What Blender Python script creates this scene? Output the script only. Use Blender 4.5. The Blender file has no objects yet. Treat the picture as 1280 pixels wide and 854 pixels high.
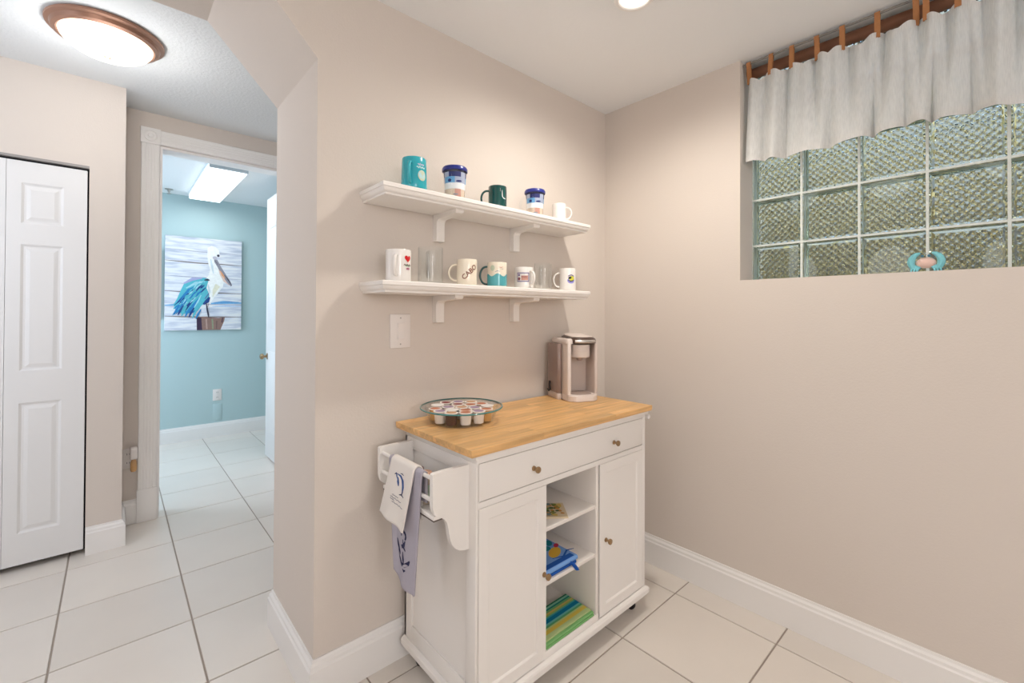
import bpy, bmesh, math, random
from mathutils import Vector, Matrix
random.seed(7)
PI = math.pi
S = bpy.context.scene
COL = S.collection

# ------------------------------------------------------------------ camera
cam_d = bpy.data.cameras.new('camera'); cam = bpy.data.objects.new('camera', cam_d); COL.objects.link(cam)
CP = Vector((-2.0923, -1.5345, 1.2962)); YAW, PITCH, ROLL = -0.7315, 0.0082, 0.0043
fwd = Vector((-math.sin(YAW)*math.cos(PITCH), math.cos(YAW)*math.cos(PITCH), math.sin(PITCH)))
r0 = Vector((math.cos(YAW), math.sin(YAW), 0)); u0 = r0.cross(fwd)
rr = math.cos(ROLL)*r0 + math.sin(ROLL)*u0; uu = -math.sin(ROLL)*r0 + math.cos(ROLL)*u0
mw = Matrix((rr, uu, -fwd)).transposed().to_4x4(); mw.translation = CP
cam.matrix_world = mw
cam_d.sensor_width = 36.0; cam_d.lens = 553.63/1280*36.0; cam_d.shift_y = -40.34/1280
cam_d.clip_start = 0.02
S.camera = cam
# ------------------------------------------------------------------ world, light, exposure
S.view_settings.view_transform = 'Standard'; S.view_settings.look = 'None'
S.view_settings.gamma = 1.0; S.view_settings.use_curve_mapping = False
S.view_settings.exposure = -0.04
wd = bpy.data.worlds.new('sky'); S.world = wd; wd.use_nodes = True
bg = wd.node_tree.nodes['Background']
sky = wd.node_tree.nodes.new('ShaderNodeTexSky'); sky.sky_type = 'NISHITA'
sky.sun_elevation = math.radians(48); sky.sun_rotation = math.radians(200); sky.sun_disc = False
wd.node_tree.links.new(sky.outputs[0], bg.inputs[0]); bg.inputs[1].default_value = 1.25

def light(name, kind, loc, power, color=(1, 1, 1), size=.2, size_y=None, aim=None, spot=None, spread=None):
    d = bpy.data.lights.new(name, kind); d.energy = power; d.color = color
    if kind == 'AREA':
        d.size = size
        if size_y: d.shape = 'RECTANGLE'; d.size_y = size_y
        else: d.shape = 'DISK'
        if spread: d.spread = spread
    else: d.shadow_soft_size = size
    if kind == 'SPOT': d.spot_size = math.radians(spot or 120); d.spot_blend = .8
    o = bpy.data.objects.new(name, d); COL.objects.link(o); o.location = loc
    if aim is not None:
        o.rotation_euler = (Vector(aim) - Vector(loc)).to_track_quat('-Z', 'Y').to_euler()
    return o
WARM = (1.0, .95, .87); NEUT = (.98, 1.0, 1.04); COOL = (.80, .93, 1.12)
light('downlight_lamp', 'SPOT', (-.704, -.644, 2.415), 44, WARM, .05, spot=168)
light('room_fill', 'POINT', (-2.2, -4.1, 1.8), 60, NEUT, .3)  # unseen fill without a fixture, added to brighten the back wall
light('room_fill.001', 'POINT', (-2.95, -.85, 1.9), 11, NEUT, .3)  # second added fill, left of the view, no fixture
light('rear_fill', 'AREA', (-3.4, -4.4, 1.5), 20, (.95, 1, 1.06), 2.4, 1.7, aim=(-1.0, 0, 1.2))  # broad soft fill added behind the camera; no window is built there
light('hall_lamp', 'POINT', (-2.125, 1.15, 2.36), 6.5, (.98, .99, 1.0), .12)
light('hall_fill', 'AREA', (-3.5, .9, 1.5), 16, COOL, 1.0, 1.6, aim=(-1.4, 1.8, .8))  # unseen cool fill added to lift the hall
light('office_lamp', 'AREA', (-1.435, 3.13, 2.385), 5, (.97, .99, 1.0), .22, 1.2, aim=(-1.435, 3.13, 0))
light('office_fill', 'AREA', (-2.9, 3.0, 1.4), 27, COOL, .9, 1.2, aim=(-.8, 3.2, 1.0))  # unseen cool fill added to brighten the blue walls evenly

# ------------------------------------------------------------------ materials
def lin(c): 
    c /= 255.0
    return c/12.92 if c <= .04045 else ((c+.055)/1.055)**2.4
def L(rgb): return (lin(rgb[0]), lin(rgb[1]), lin(rgb[2]), 1)
MATS = {}
def M(name, rgb=(200, 200, 200), rough=.5, metal=0, bump=None, var=None, spec=.5, trans=0, emit=None, rnd=0, coat=0, ior=1.45):
    """plain procedural material; bump=(scale,strength,distance); var=(scale,amount); rnd = per-object value spread"""
    if name in MATS: return MATS[name]
    m = bpy.data.materials.new(name); m.use_nodes = True; nt = m.node_tree; b = nt.nodes['Principled BSDF']
    b.inputs['Base Color'].default_value = L(rgb); b.inputs['Roughness'].default_value = rough
    b.inputs['Metallic'].default_value = metal; b.inputs['Specular IOR Level'].default_value = spec
    b.inputs['IOR'].default_value = ior
    if coat: b.inputs['Coat Weight'].default_value = coat
    if trans: b.inputs['Transmission Weight'].default_value = trans
    if emit:
        b.inputs['Emission Color'].default_value = L(emit[0]); b.inputs['Emission Strength'].default_value = emit[1]
    tc = None
    if bump or var:
        tc = nt.nodes.new('ShaderNodeTexCoord')
    if bump:
        n = nt.nodes.new('ShaderNodeTexNoise'); n.inputs['Scale'].default_value = bump[0]; n.inputs['Detail'].default_value = 3
        bp = nt.nodes.new('ShaderNodeBump'); bp.inputs['Strength'].default_value = bump[1]; bp.inputs['Distance'].default_value = bump[2]
        nt.links.new(tc.outputs['Object'], n.inputs['Vector']); nt.links.new(n.outputs['Fac'], bp.inputs['Height'])
        nt.links.new(bp.outputs[0], b.inputs['Normal'])
    src = None
    if var:
        n = nt.nodes.new('ShaderNodeTexNoise'); n.inputs['Scale'].default_value = var[0]; n.inputs['Detail'].default_value = 4
        nt.links.new(tc.outputs['Object'], n.inputs['Vector'])
        src = n.outputs['Fac']; amt = var[1]
    if rnd:
        oi = nt.nodes.new('ShaderNodeObjectInfo')
        if src is None: src = oi.outputs['Random']; amt = rnd
        else:
            ad = nt.nodes.new('ShaderNodeMath'); ad.operation = 'MULTIPLY_ADD'
            ad.inputs[1].default_value = rnd/amt
            nt.links.new(oi.outputs['Random'], ad.inputs[0]); nt.links.new(src, ad.inputs[2])
            sb = nt.nodes.new('ShaderNodeMath'); sb.operation = 'SUBTRACT'; sb.inputs[1].default_value = .5*rnd/amt
            nt.links.new(ad.outputs[0], sb.inputs[0]); src = sb.outputs[0]
    if src is not None:
        hs = nt.nodes.new('ShaderNodeHueSaturation'); hs.inputs['Color'].default_value = L(rgb)
        mp = nt.nodes.new('ShaderNodeMapRange'); mp.inputs['To Min'].default_value = 1-amt; mp.inputs['To Max'].default_value = 1+amt
        nt.links.new(src, mp.inputs[0]); nt.links.new(mp.outputs[0], hs.inputs['Value'])
        nt.links.new(hs.outputs[0], b.inputs['Base Color'])
    MATS[name] = m
    return m
def glass(name, rgb, rough=0.0, ior=1.45):
    m = bpy.data.materials.new(name); m.use_nodes = True; nt = m.node_tree
    nt.nodes.remove(nt.nodes['Principled BSDF'])
    g = nt.nodes.new('ShaderNodeBsdfGlass'); g.inputs['Color'].default_value = L(rgb); g.inputs['Roughness'].default_value = rough
    g.inputs['IOR'].default_value = ior
    nt.links.new(g.outputs[0], nt.nodes['Material Output'].inputs[0]); MATS[name] = m; return m

WALL = M('wall_paint', (217, 206, 196), .75, bump=(140, .25, .002), spec=.25)
CEIL = M('ceiling_paint', (243, 243, 243), .85, bump=(90, .3, .002), spec=.2)
POP = M('popcorn_ceiling', (232, 234, 234), .9, bump=(70, .5, .006), spec=.2)
BLUE = M('blue_paint', (182, 205, 206), .7, bump=(140, .25, .002), spec=.3)
TRIM = M('trim_white', (240, 236, 232), .38, spec=.4)
DOORW = M('door_white', (230, 228, 226), .4, spec=.4, bump=(60, .06, .002))
CART = M('cart_white', (238, 232, 226), .42, spec=.4)
INCART = M('cart_inside', (236, 228, 220), .5)
TILE = M('floor_tile', (228, 219, 209), .28, bump=(9, .15, .002), var=(3.5, .05), rnd=.035, spec=.45)
GROUT = M('grout', (172, 159, 147), .9, bump=(200, .4, .001))
DARK = M('dark_gap', (28, 27, 30), .8)
KNOB = M('brushed_brass_knob', (168, 140, 106), .32, .9)
NICKEL = M('nickel', (178, 172, 165), .3, 1)
BLACKP = M('black_plastic', (32, 26, 26), .5)
PLATE = M('switch_white', (236, 228, 222), .4)

# ------------------------------------------------------------------ mesh helpers
class MB:
    def __init__(s): s.bm = bmesh.new(); s.mi = 0
    def face(s, vs):
        try:
            f = s.bm.faces.new(vs); f.material_index = s.mi; return f
        except ValueError: return None
    def box(s, x0, x1, y0, y1, z0, z1, bev=0, seg=2):
        x0, x1 = sorted((x0, x1)); y0, y1 = sorted((y0, y1)); z0, z1 = sorted((z0, z1))
        v = [s.bm.verts.new(p) for p in ((x0,y0,z0),(x1,y0,z0),(x1,y1,z0),(x0,y1,z0),(x0,y0,z1),(x1,y0,z1),(x1,y1,z1),(x0,y1,z1))]
        fs = [s.face([v[i] for i in q]) for q in ((3,2,1,0),(4,5,6,7),(0,1,5,4),(1,2,6,5),(2,3,7,6),(3,0,4,7))]
        if bev:
            es = list({e for f in fs for e in f.edges})
            bmesh.ops.bevel(s.bm, geom=es, offset=bev, segments=seg, profile=.5, affect='EDGES')
        return s
    def rings(s, rs, cap0=True, cap1=True, close=True):
        R = [[s.bm.verts.new(p) for p in r] for r in rs]; n = len(R[0])
        for a, b in zip(R, R[1:]):
            for i in range(n if close else n-1):
                j = (i+1) % n; s.face((a[i], a[j], b[j], b[i]))
        if cap0 and close: s.face(list(reversed(R[0])))
        if cap1 and close: s.face(R[-1])
        return s
    def prism(s, pts, axis, a, b):
        """extrude a 2D outline (the two other axes in xyz order) along axis from a to b"""
        def P(p, t):
            q = list(p); q.insert('xyz'.index(axis), t); return tuple(q)
        return s.rings([[P(p, a) for p in pts], [P(p, b) for p in pts]])
    def lathe(s, prof, c=(0, 0, 0), seg=24, ax='z', cap0=True, cap1=True):
        rs = []
        for r, z in prof:
            ring = []
            for i in range(seg):
                t = 2*PI*i/seg; a, b = r*math.cos(t), r*math.sin(t)
                p = (a, b, z) if ax == 'z' else ((a, z, b) if ax == 'y' else (z, a, b))
                ring.append((p[0]+c[0], p[1]+c[1], p[2]+c[2]))
            rs.append(ring)
        return s.rings(rs, cap0, cap1)
    def tube(s, pts, r, seg=8, caps=True):
        pts = [Vector(p) for p in pts]; rs = []
        up = None
        for i, p in enumerate(pts):
            t = (pts[min(i+1, len(pts)-1)] - pts[max(i-1, 0)]).normalized()
            if up is None:
                up = Vector((0, 0, 1)) if abs(t.z) < .9 else Vector((1, 0, 0))
            n = (up - t*up.dot(t)).normalized(); up = n; b = t.cross(n)
            rad = r[i] if isinstance(r, list) else r
            if isinstance(rad, tuple): ra, rb = rad
            else: ra = rb = rad
            rs.append([p + n*ra*math.cos(2*PI*k/seg) + b*rb*math.sin(2*PI*k/seg) for k in range(seg)])
        return s.rings(rs, caps, caps)
    def sphere(s, c, rx, ry=None, rz=None, u=16, v=10):
        ry = ry or rx; rz = rz or rx; rs = []
        for j in range(1, v):
            t = PI*j/v
            rs.append([(c[0]+rx*math.sin(t)*math.cos(2*PI*i/u), c[1]+ry*math.sin(t)*math.sin(2*PI*i/u), c[2]-rz*math.cos(t)) for i in range(u)])
        return s.rings(rs)
    def sweep(s, prof, path):
        """profile [(offset, z)] swept along an xy path, offset to the RIGHT of travel, mitred"""
        rs = []
        P = [Vector(p) for p in path]
        for i, p in enumerate(P):
            ns = []
            if i > 0: d = (P[i]-P[i-1]).normalized(); ns.append(Vector((d.y, -d.x)))
            if i < len(P)-1: d = (P[i+1]-P[i]).normalized(); ns.append(Vector((d.y, -d.x)))
            m = ns[0] if len(ns) == 1 else (ns[0]+ns[1])/(1+ns[0].dot(ns[1]))
            rs.append([(p.x+m.x*o, p.y+m.y*o, z) for o, z in prof])
        return s.rings(rs)
    def grid(s, fn, nu, nv):
        V = [[s.bm.verts.new(fn(i/nu, j/nv)) for i in range(nu+1)] for j in range(nv+1)]
        for j in range(nv):
            for i in range(nu): s.face((V[j][i], V[j][i+1], V[j+1][i+1], V[j+1][i]))
        return s
    def mesh(s, name, mats, off=(0, 0, 0), smooth=35):
        bmesh.ops.recalc_face_normals(s.bm, faces=s.bm.faces)
        if any(off): bmesh.ops.translate(s.bm, verts=s.bm.verts, vec=-Vector(off))
        me = bpy.data.meshes.new(name); s.bm.to_mesh(me); s.bm.free()
        for m in (mats if isinstance(mats, (list, tuple)) else [mats]): me.materials.append(m)
        if smooth:
            me.shade_smooth(); me.set_sharp_from_angle(angle=math.radians(smooth))
        return me
    def build(s, name, mats, parent=None, loc=None, smooth=35, local=False):
        """link as one object. Coordinates are world unless local; origin at loc / parent's base"""
        if loc is None:
            if local or parent is not None: loc = (0, 0, 0) if local else WL(parent)
            else:
                lo = [min(v.co[k] for v in s.bm.verts) for k in range(3)]; hi = [max(v.co[k] for v in s.bm.verts) for k in range(3)]
                loc = ((lo[0]+hi[0])/2, (lo[1]+hi[1])/2, lo[2])
        me = s.mesh(name, mats, (0, 0, 0) if local else loc, smooth)
        o = bpy.data.objects.new(name, me); COL.objects.link(o)
        if parent is not None:
            o.parent = parent
            if not local: o.location = Vector(loc) - Vector(WL(parent))
            else: o.location = loc
        else: o.location = loc
        _W[o.name] = tuple(loc) if not local else (WL(parent) if parent else tuple(loc))
        return o
_W = {}
def WL(o): return _W[o.name]
def tag(o, label, cat, group=None):
    o['label'] = label; o['category'] = cat
    if group: o['group'] = group
    return o
def thing(name, label, cat, loc=(0, 0, 0), rz=0, group=None):
    o = bpy.data.objects.new(name, None); COL.objects.link(o); o.location = loc; o.rotation_euler = (0, 0, rz)
    o.empty_display_size = .05; _W[o.name] = tuple(loc)
    return tag(o, label, cat, group)
def struct(o): o['kind'] = 'structure'; return o
def sroot(name, loc):
    o = bpy.data.objects.new(name, None); COL.objects.link(o); o.location = loc; _W[o.name] = tuple(loc); return struct(o)
def dup(o, parent=None, loc=None):
    c = o.copy(); COL.objects.link(c)
    if parent is not None: c.parent = parent
    if loc is not None: c.location = loc
    for ch in list(o.children): dup(ch, c)
    return c
def arc(cx, cy, r, a0, a1, n=8):
    return [(cx+r*math.cos(math.radians(a0+(a1-a0)*i/n)), cy+r*math.sin(math.radians(a0+(a1-a0)*i/n))) for i in range(n+1)]

# ================================================================== SETTING
H, HH, HB = 2.44, 2.54, 2.456
XP, T, Y1, Y2, Y3 = -1.593, .4945, 1.738, 2.037, 3.948
XL, YF = -4.3, -4.6
GX, GY, TX, TY = -1.8365, .757, .4225, .4215

# floor: slab with grout, laid tiles as pieces
fl = struct(MB().box(XL-.1, .35, YF-.1, 4.1, -.12, -.004).build('floor', GROUT, smooth=0))
tile_mesh = {}
def tile(x0, x1, y0, y1):
    g = .0032; x0 += g; x1 -= g; y0 += g; y1 -= g
    if x1-x0 < .02 or y1-y0 < .02: return
    w, h = round(x1-x0, 3), round(y1-y0, 3); k = (w, h)
    if k not in tile_mesh:
        b = .002; mb = MB()
        mb.rings([[(sx*(w/2-d), sy*(h/2-d), z) for sx, sy in ((-1,-1),(1,-1),(1,1),(-1,1))] for d, z in ((0,-.004),(0,-.0012),(.0015,0))], cap0=False)
        tile_mesh[k] = mb.mesh('tile', TILE, smooth=0)
    o = bpy.data.objects.new('tile', tile_mesh[k]); COL.objects.link(o); o.parent = fl
    o.location = Vector(((x0+x1)/2, (y0+y1)/2, 0)) - Vector(WL(fl))
def lay(X0, X1, Y0, Y1_, skip=None):
    i0, i1 = math.floor((X0-GX)/TX), math.ceil((X1-GX)/TX); j0, j1 = math.floor((Y0-GY)/TY), math.ceil((Y1_-GY)/TY)
    for i in range(i0, i1):
        for j in range(j0, j1):
            a, b = max(X0, GX+i*TX), min(X1, GX+(i+1)*TX); c, d = max(Y0, GY+j*TY), min(Y1_, GY+(j+1)*TY)
            if b-a > .01 and d-c > .01: tile(a, b, c, d)
lay(GX-4*TX, 0, GY-8*TY, Y3)       # one continuous grid; the walls stand on it
# plain floor finish further back in the room, out of view
MB().box(XL, 0, YF, GY-8*TY-.004, -.004, 0).build('rear_tiling', TILE, fl, smooth=0)

# ceilings
struct(MB().box(XL-.1, .135, YF-.1, .0, H, H+.06).build('ceiling', CEIL, smooth=0))
struct(MB().box(-3.8, -.5, T, Y2, HH, HH+.06).build('ceiling_hall', POP, smooth=0))
struct(MB().box(-3.6, .1, Y2+.06, Y3, HB, HB+.06).build('ceiling_office', POP, smooth=0))

# back wall with the chamfered archway at its left
XO = -3.2
out = [(0.0, -.0), (0.0, HH+.05), (XL, HH+.05), (XL, 0.0), (XO, 0.0), (XO, 2.145), (XO+.245, 2.405), (XP-.245, 2.405), (XP, 2.145), (XP, 0.0)]
struct(MB().prism(out, 'y', 0, T).build('wall_back', WALL, smooth=0))
# right wall with the window opening
WY0, WY1, WZ = -.738, -2.352, 1.447
mb = MB(); mb.box(0, .13, YF, T, 0, WZ); mb.box(0, .13, WY0, T, WZ, H+.06); mb.box(0, .13, YF, WY1, WZ, H+.06)
mb.box(.13, .26, YF, T, 0, 1.40); mb.box(.13, .26, WY0, T, 1.40, H+.12); mb.box(.13, .26, YF, WY1, 1.40, H+.12)
struct(mb.build('wall_right', WALL, smooth=0))
struct(MB().box(XL-.1, XL, YF, 0, 0, H).build('wall_left', WALL, smooth=0))
struct(MB().box(XL, .13, YF-.1, YF, 0, H).build('wall_front', WALL, smooth=0))
# hall
mb = MB(); mb.box(-3.7, -2.198, Y1, Y1+.1, 2.071, HH); mb.box(-2.198, -2.053, Y1, Y2, 0, HH); mb.box(-3.7, -3.42, Y1, Y1+.1, 0, 2.071)
struct(mb.build('wall_closet', WALL, smooth=0))
mb = MB()
mb.box(-3.7, -1.885, Y2, Y2+.06, 0, HH); mb.box(-1.885, -1.075, Y2, Y2+.06, 2.341, HH); mb.box(-1.075, -.6, Y2, Y2+.06, 0, HH)
struct(mb.build('wall_hall', WALL, smooth=0))
struct(MB().box(-3.8, -3.7, T, Y2, 0, HH).build('wall_hall_left', WALL, smooth=0))
struct(MB().box(-.6, -.5, T, Y2, 0, HH).build('wall_hall_right', WALL, smooth=0))
# blue room
mb = MB()
mb.box(-3.5, -1.885, Y2+.06, Y2+.12, 0, HB); mb.box(-1.885, -1.075, Y2+.06, Y2+.12, 2.341, HB); mb.box(-1.075, 0, Y2+.06, Y2+.12, 0, HB)
struct(mb.build('wall_office_front', BLUE, smooth=0))
struct(MB().box(-3.6, .1, Y3, Y3+.1, 0, HB).build('wall_office_back', BLUE, smooth=0))
struct(MB().box(-3.6, -3.5, Y2, Y3, 0, HB).build('wall_office_left', BLUE, smooth=0))
struct(MB().box(-.3, -.2, Y2+.12, Y3, 0, HB).build('wall_office_right', BLUE, smooth=0))

# baseboards
PR = [(0, 0), (.017, 0), (.017, .112), (.0125, .118), (.012, .128), (.006, .136), (.005, .145), (0, .145)]
struct(MB().sweep(PR, [(-.62, T), (XP, T), (XP, 0), (-.0, 0)]).build('baseboard_back', TRIM, smooth=20))
struct(MB().sweep(PR, [(0, -.018), (0, YF)]).build('baseboard_right', TRIM, smooth=20))
struct(MB().sweep(PR, [(-2.197, Y1), (-2.053, Y1), (-2.053, Y2), (-1.981, Y2)]).build('baseboard_hall', TRIM, smooth=20))
struct(MB().sweep(PR, [(-3.5, Y3), (-.3, Y3)]).build('baseboard_office', TRIM, smooth=20))

# ------------------------------------------------------------------ doorway with fluted casing and the door open behind it
d1 = sroot('door_1', (-1.48, Y2, 0))
def flute(n, w, t=.019):
    """casing outline across its width (offset, depth)"""
    pts = [(0, 0), (0, -t*.8), (.003, -t)]
    m = .014; fw = (w-2*m)/n
    for i in range(n):
        a = m+i*fw
        pts += [(a+.0015, -t), (a+fw*.5, -t+.0016), (a+fw-.0015, -t)]
    return pts + [(w-.003, -t), (w, -t*.8), (w, 0)]
for x in (-1.978, -1.072):
    MB().prism([(x+a, Y2+b) for a, b in flute(4, .09)], 'z', .2, 2.341).build('casing', TRIM, d1, smooth=0)
    mb = MB().box(x-.004, x+.094, Y2-.026, Y2, 0, .2, .002)
    mb.build('plinth_block', TRIM, d1)
    mb = MB().box(x-.004, x+.094, Y2-.026, Y2, 2.341, 2.439, .002)
    mb.lathe([(.036, Y2-.026), (.036, Y2-.031), (.031, Y2-.033), (.028, Y2-.0285), (.016, Y2-.0285), (.012, Y2-.033), (.004, Y2-.035)], (x+.045, 0, 2.39), 20, 'y', cap0=False)
    mb.build('corner_block', TRIM, d1, smooth=25)
MB().prism([(Y2+b, 2.345+a) for a, b in flute(4, .09)], 'x', -1.884, -1.076).build('head_casing', TRIM, d1, smooth=0)
mb = MB(); mb.box(-1.888, -1.873, Y2-.002, Y2+.122, 0, 2.341); mb.box(-1.087, -1.072, Y2-.002, Y2+.122, 0, 2.341); mb.box(-1.873, -1.087, Y2-.002, Y2+.122, 2.326, 2.341)
mb.build('jamb', TRIM, d1, smooth=0)
lf = MB().box(-1.072, -1.037, Y2+.125, 2.925, .012, 2.31, .002).build('door_leaf', DOORW, d1)
for z0, z1 in ((.25, .95), (1.15, 1.95), (2.03, 2.22)):
    for y0 in (Y2+.24, Y2+.56):
        MB().box(-1.078, -1.07, y0, y0+.24, z0, z1, .004).build('panel', DOORW, lf)
kb = MB(); kb.lathe([(.028, -1.072), (.028, -1.078), (.011, -1.081), (.01, -1.1), (.024, -1.108), (.027, -1.12), (.018, -1.132)], (0, 2.865, .9), 16, 'x')
kb.build('door_knob', KNOB, lf)

# ------------------------------------------------------------------ closet bifold doors
d2 = sroot('door_2', (-2.6, Y1, 0))
MB().box(-3.42, -2.198, Y1+.03, Y1+.06, 2.05, 2.071).build('track', DARK, d2, smooth=0)
MB().box(-3.42, -2.198, Y1+.001, Y1+.03, 2.059, 2.071).build('track_lip', M('track_grey', (156, 150, 146), .5), d2, smooth=0)
MB().box(-3.42, -2.198, Y1+.085, Y1+.095, 0, 2.07).build('closet_shade_sheet', DARK, d2, smooth=0)  # dark-coloured sheet stands in for the closet's shade behind the leaf gaps
def bifold(x0, x1):
    z0, z1 = .03, 2.047; yf = Y1+.012
    leaf = MB().box(x0, x1, yf+.006, yf+.03, z0, z1, .001).build('leaf', DOORW, d2)
    s = .05; px0, px1 = x0+s, x1-.088 if x1 > -2.3 else x1-s
    zs = [(.185, .835), (.995, 1.63), (1.735, 1.94)]
    # face frame: stiles and rails stand proud of the sunk fields
    mb = MB(); mb.box(x0, px0, yf, yf+.007, z0, z1); mb.box(px1, x1, yf, yf+.007, z0, z1)
    edges = [z0] + [z for p in zs for z in p] + [z1]
    for a, b in zip(edges[::2], edges[1::2]): mb.box(px0, px1, yf, yf+.007, a, b)
    mb.build('face_frame', DOORW, leaf, smooth=0)
    for a, b in zs:
        rs = [[(px0+d, yf+y, a+d), (px1-d, yf+y, a+d), (px1-d, yf+y, b-d), (px0+d, yf+y, b-d)] for d, y in ((0, .0), (.010, .0055), (.018, .0055), (.034, .001), (.036, .001))]
        MB().rings(rs, cap0=False).build('panel', DOORW, leaf, smooth=0)
    return leaf
bifold(-2.494, -2.206); bifold(-2.785, -2.4955)
lk = bifold(-3.077, -2.79); bifold(-3.37, -3.082)
MB().lathe([(.012, Y1+.012), (.01, Y1-.004), (.018, Y1-.012), (.016, Y1-.02), (.006, Y1-.023)], (-2.83, 0, .95), 14, 'y').build('leaf_knob', DOORW, lk)

# ------------------------------------------------------------------ glass block window
w1 = sroot('window_1', (.17, (WY0+WY1)/2, 1.40))
GB = glass('block_glass', (236, 241, 234), .04, 1.45)
GBE = M('mortar', (226, 229, 222), .7, bump=(150, .3, .001))
PW = (WY0-WY1)/8; PH = .2135
bz0 = 1.40; rows = 5
def block_mesh():
    w, h, t = PW/2-.0045, PH/2-.0045, .04
    mb = MB()
    # room face smooth and slightly domed towards the edges, outer face pressed in a diamond grid
    bw = .010
    N = 44
    def zf(u, v):
        x, y = (u-.5)*2*(w-bw), (v-.5)*2*(h-bw)
        a = (x+y)/.027; b = (x-y)/.027
        q = lambda t: ((t % 1.0)-.5)*2
        return q(a)**2+q(b)**2
    def rim(d, yy): return [(-t+yy, -w+d, -h+d), (-t+yy, w-d, -h+d), (-t+yy, w-d, h-d), (-t+yy, -w+d, h-d)]
    mb.grid(lambda u, v: (t-.002-.0046*zf(u, v), (u-.5)*2*(w-bw), (v-.5)*2*(h-bw)), N, N)
    mb.rings([rim(bw, .001), rim(bw*.6, .0), rim(.003, .002), rim(0, .006)], True, False)
    # body sides and flat back
    mb.rings([[(-t+.006, sy*w, sz*h) for sy, sz in ((-1,-1),(1,-1),(1,1),(-1,1))], [(t, sy*w, sz*h) for sy, sz in ((-1,-1),(1,-1),(1,1),(-1,1))], [(t-.002-.0046, sy*(w-bw), sz*(h-bw)) for sy, sz in ((-1,-1),(1,-1),(1,1),(-1,1))]], cap0=False, cap1=False)
    bmesh.ops.remove_doubles(mb.bm, verts=mb.bm.verts, dist=.0006)
    return mb.mesh('glass_block', GB, smooth=20)
bmesh_ = block_mesh()
for r in range(rows):
    for c in range(8):
        zc = bz0+(r+.5)*PH
        o = bpy.data.objects.new('glass_block', bmesh_); COL.objects.link(o); o.parent = w1
        o.location = Vector((.175, WY0-(c+.5)*PW, zc)) - Vector(WL(w1))
ZT = bz0+5*PH
mb = MB()
for c in range(9):
    y = WY0-c*PW; a, b = (y-.0045, y+.0045)
    if c == 0: b = y-.0001
    if c == 8: a = y+.0001
    mb.box(.141, .209, a, b, bz0, bz0+5*PH)
for r in range(6):
    z = bz0+r*PH; mb.box(.142, .208, WY1+.0002, WY0-.0002, max(z-.0045, bz0+.0005), min(z+.0045, ZT-.0005))
mb.build('mortar_joints', GBE, w1, smooth=0)
MB().box(.13, .22, WY1, WY0, ZT, H+.12).build('top_frame', TRIM, w1, smooth=0)

# ------------------------------------------------------------------ outside the window
GRASSM = M('garden_soil', (96, 98, 62), .95, bump=(30, .6, .02), var=(6, .25))
struct(MB().box(.35, 9, -9, 6, -.5, -.35).build('ground', GRASSM, smooth=0))
LEAF = M('leaf', (184, 162, 110), .6, rnd=0, var=(2.2, .55))
def hedge(name, x, y0, y1, z0, z1, n, depth, label, seed):
    rnd = random.Random(seed); mb = MB()
    for k in range(n):
        c = Vector((x+rnd.uniform(0, depth), rnd.uniform(y0, y1), rnd.uniform(z0, z1)))
        if -1.75 < c.y+.4*(c.x-1.8) < -1.15 and c.z > 2.2+.25*(c.y+1.4): continue
        a = Vector((rnd.gauss(0, 1), rnd.gauss(0, 1), rnd.gauss(0, 1))).normalized(); b = a.cross(Vector((rnd.gauss(0, 1), rnd.gauss(0, 1), rnd.gauss(0, 1)))).normalized()
        l, w = rnd.uniform(.07, .13), rnd.uniform(.03, .05)
        v = [mb.bm.verts.new(p) for p in (c-a*l, c+b*w, c+a*l, c-b*w)]; mb.face(v)
    o = mb.build(name, LEAF, smooth=0); o['kind'] = 'stuff'; o['label'] = label; return o
hedge('hedge_foliage', 1.5, -4.5, 2.5, -.3, 2.75, 4200, .6, 'khaki green hedge leaves outside the glass block window', 3)
MB().box(2.3, 2.4, -6, 4, -.4, 4.2).build('boundary_wall', M('outside_wall', (142, 136, 130), .9, var=(3, .15)), smooth=0)
struct(bpy.data.objects['boundary_wall'])

# ================================================================== LIGHT FITTINGS
GLOW = M('lamp_glow', (255, 246, 232), .4, emit=((255, 238, 216), 1.45))
t = thing('ceiling_lamp', 'round flush ceiling lamp with bronze rim and glowing frosted bowl in the hall', 'lamp', (-2.125, 1.15, HH))
BRONZE = M('bronze_rim', (168, 128, 108), .35, .7)
mb = MB(); mb.lathe([(.15, HH), (.196, HH), (.202, HH-.006), (.2, HH-.014), (.186, HH-.02), (.18, HH-.034), (.166, HH-.04), (.16, HH-.036), (.15, HH-.02)], (-2.125, 1.15, 0), 48, cap0=False, cap1=False)
mb.build('rim', BRONZE, t)
mb = MB(); mb.lathe([(.1605, HH-.036), (.157, HH-.046), (.142, HH-.066), (.115, HH-.084), (.08, HH-.096), (.04, HH-.102), (.012, HH-.104)], (-2.125, 1.15, 0), 40, cap0=False)
mb.build('glass_bowl', GLOW, t)
mb = MB(); mb.lathe([(.012, HH-.102), (.013, HH-.107), (.009, HH-.112), (.005, HH-.118), (.001, HH-.12)], (-2.125, 1.15, 0), 14)
mb.build('finial', BRONZE, t)

t = thing('ceiling_light', 'long box fluorescent ceiling light glowing in the blue room', 'light', (-1.435, 3.13, HB))
mb = MB(); mb.box(-1.565, -1.305, 2.5, 3.76, HB-.018, HB); mb.box(-1.565, -1.305, 2.5, 2.508, HB-.06, HB-.018); mb.box(-1.565, -1.305, 3.752, 3.76, HB-.06, HB-.018)
mb.build('housing', M('fixture_white', (214, 222, 226), .4), t, smooth=0)
MB().box(-1.56, -1.31, 2.508, 3.752, HB-.064, HB-.0185, .006).build('diffuser', M('tube_glow', (255, 255, 255), .4, emit=((246, 252, 255), 1.7)), t)

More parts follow.
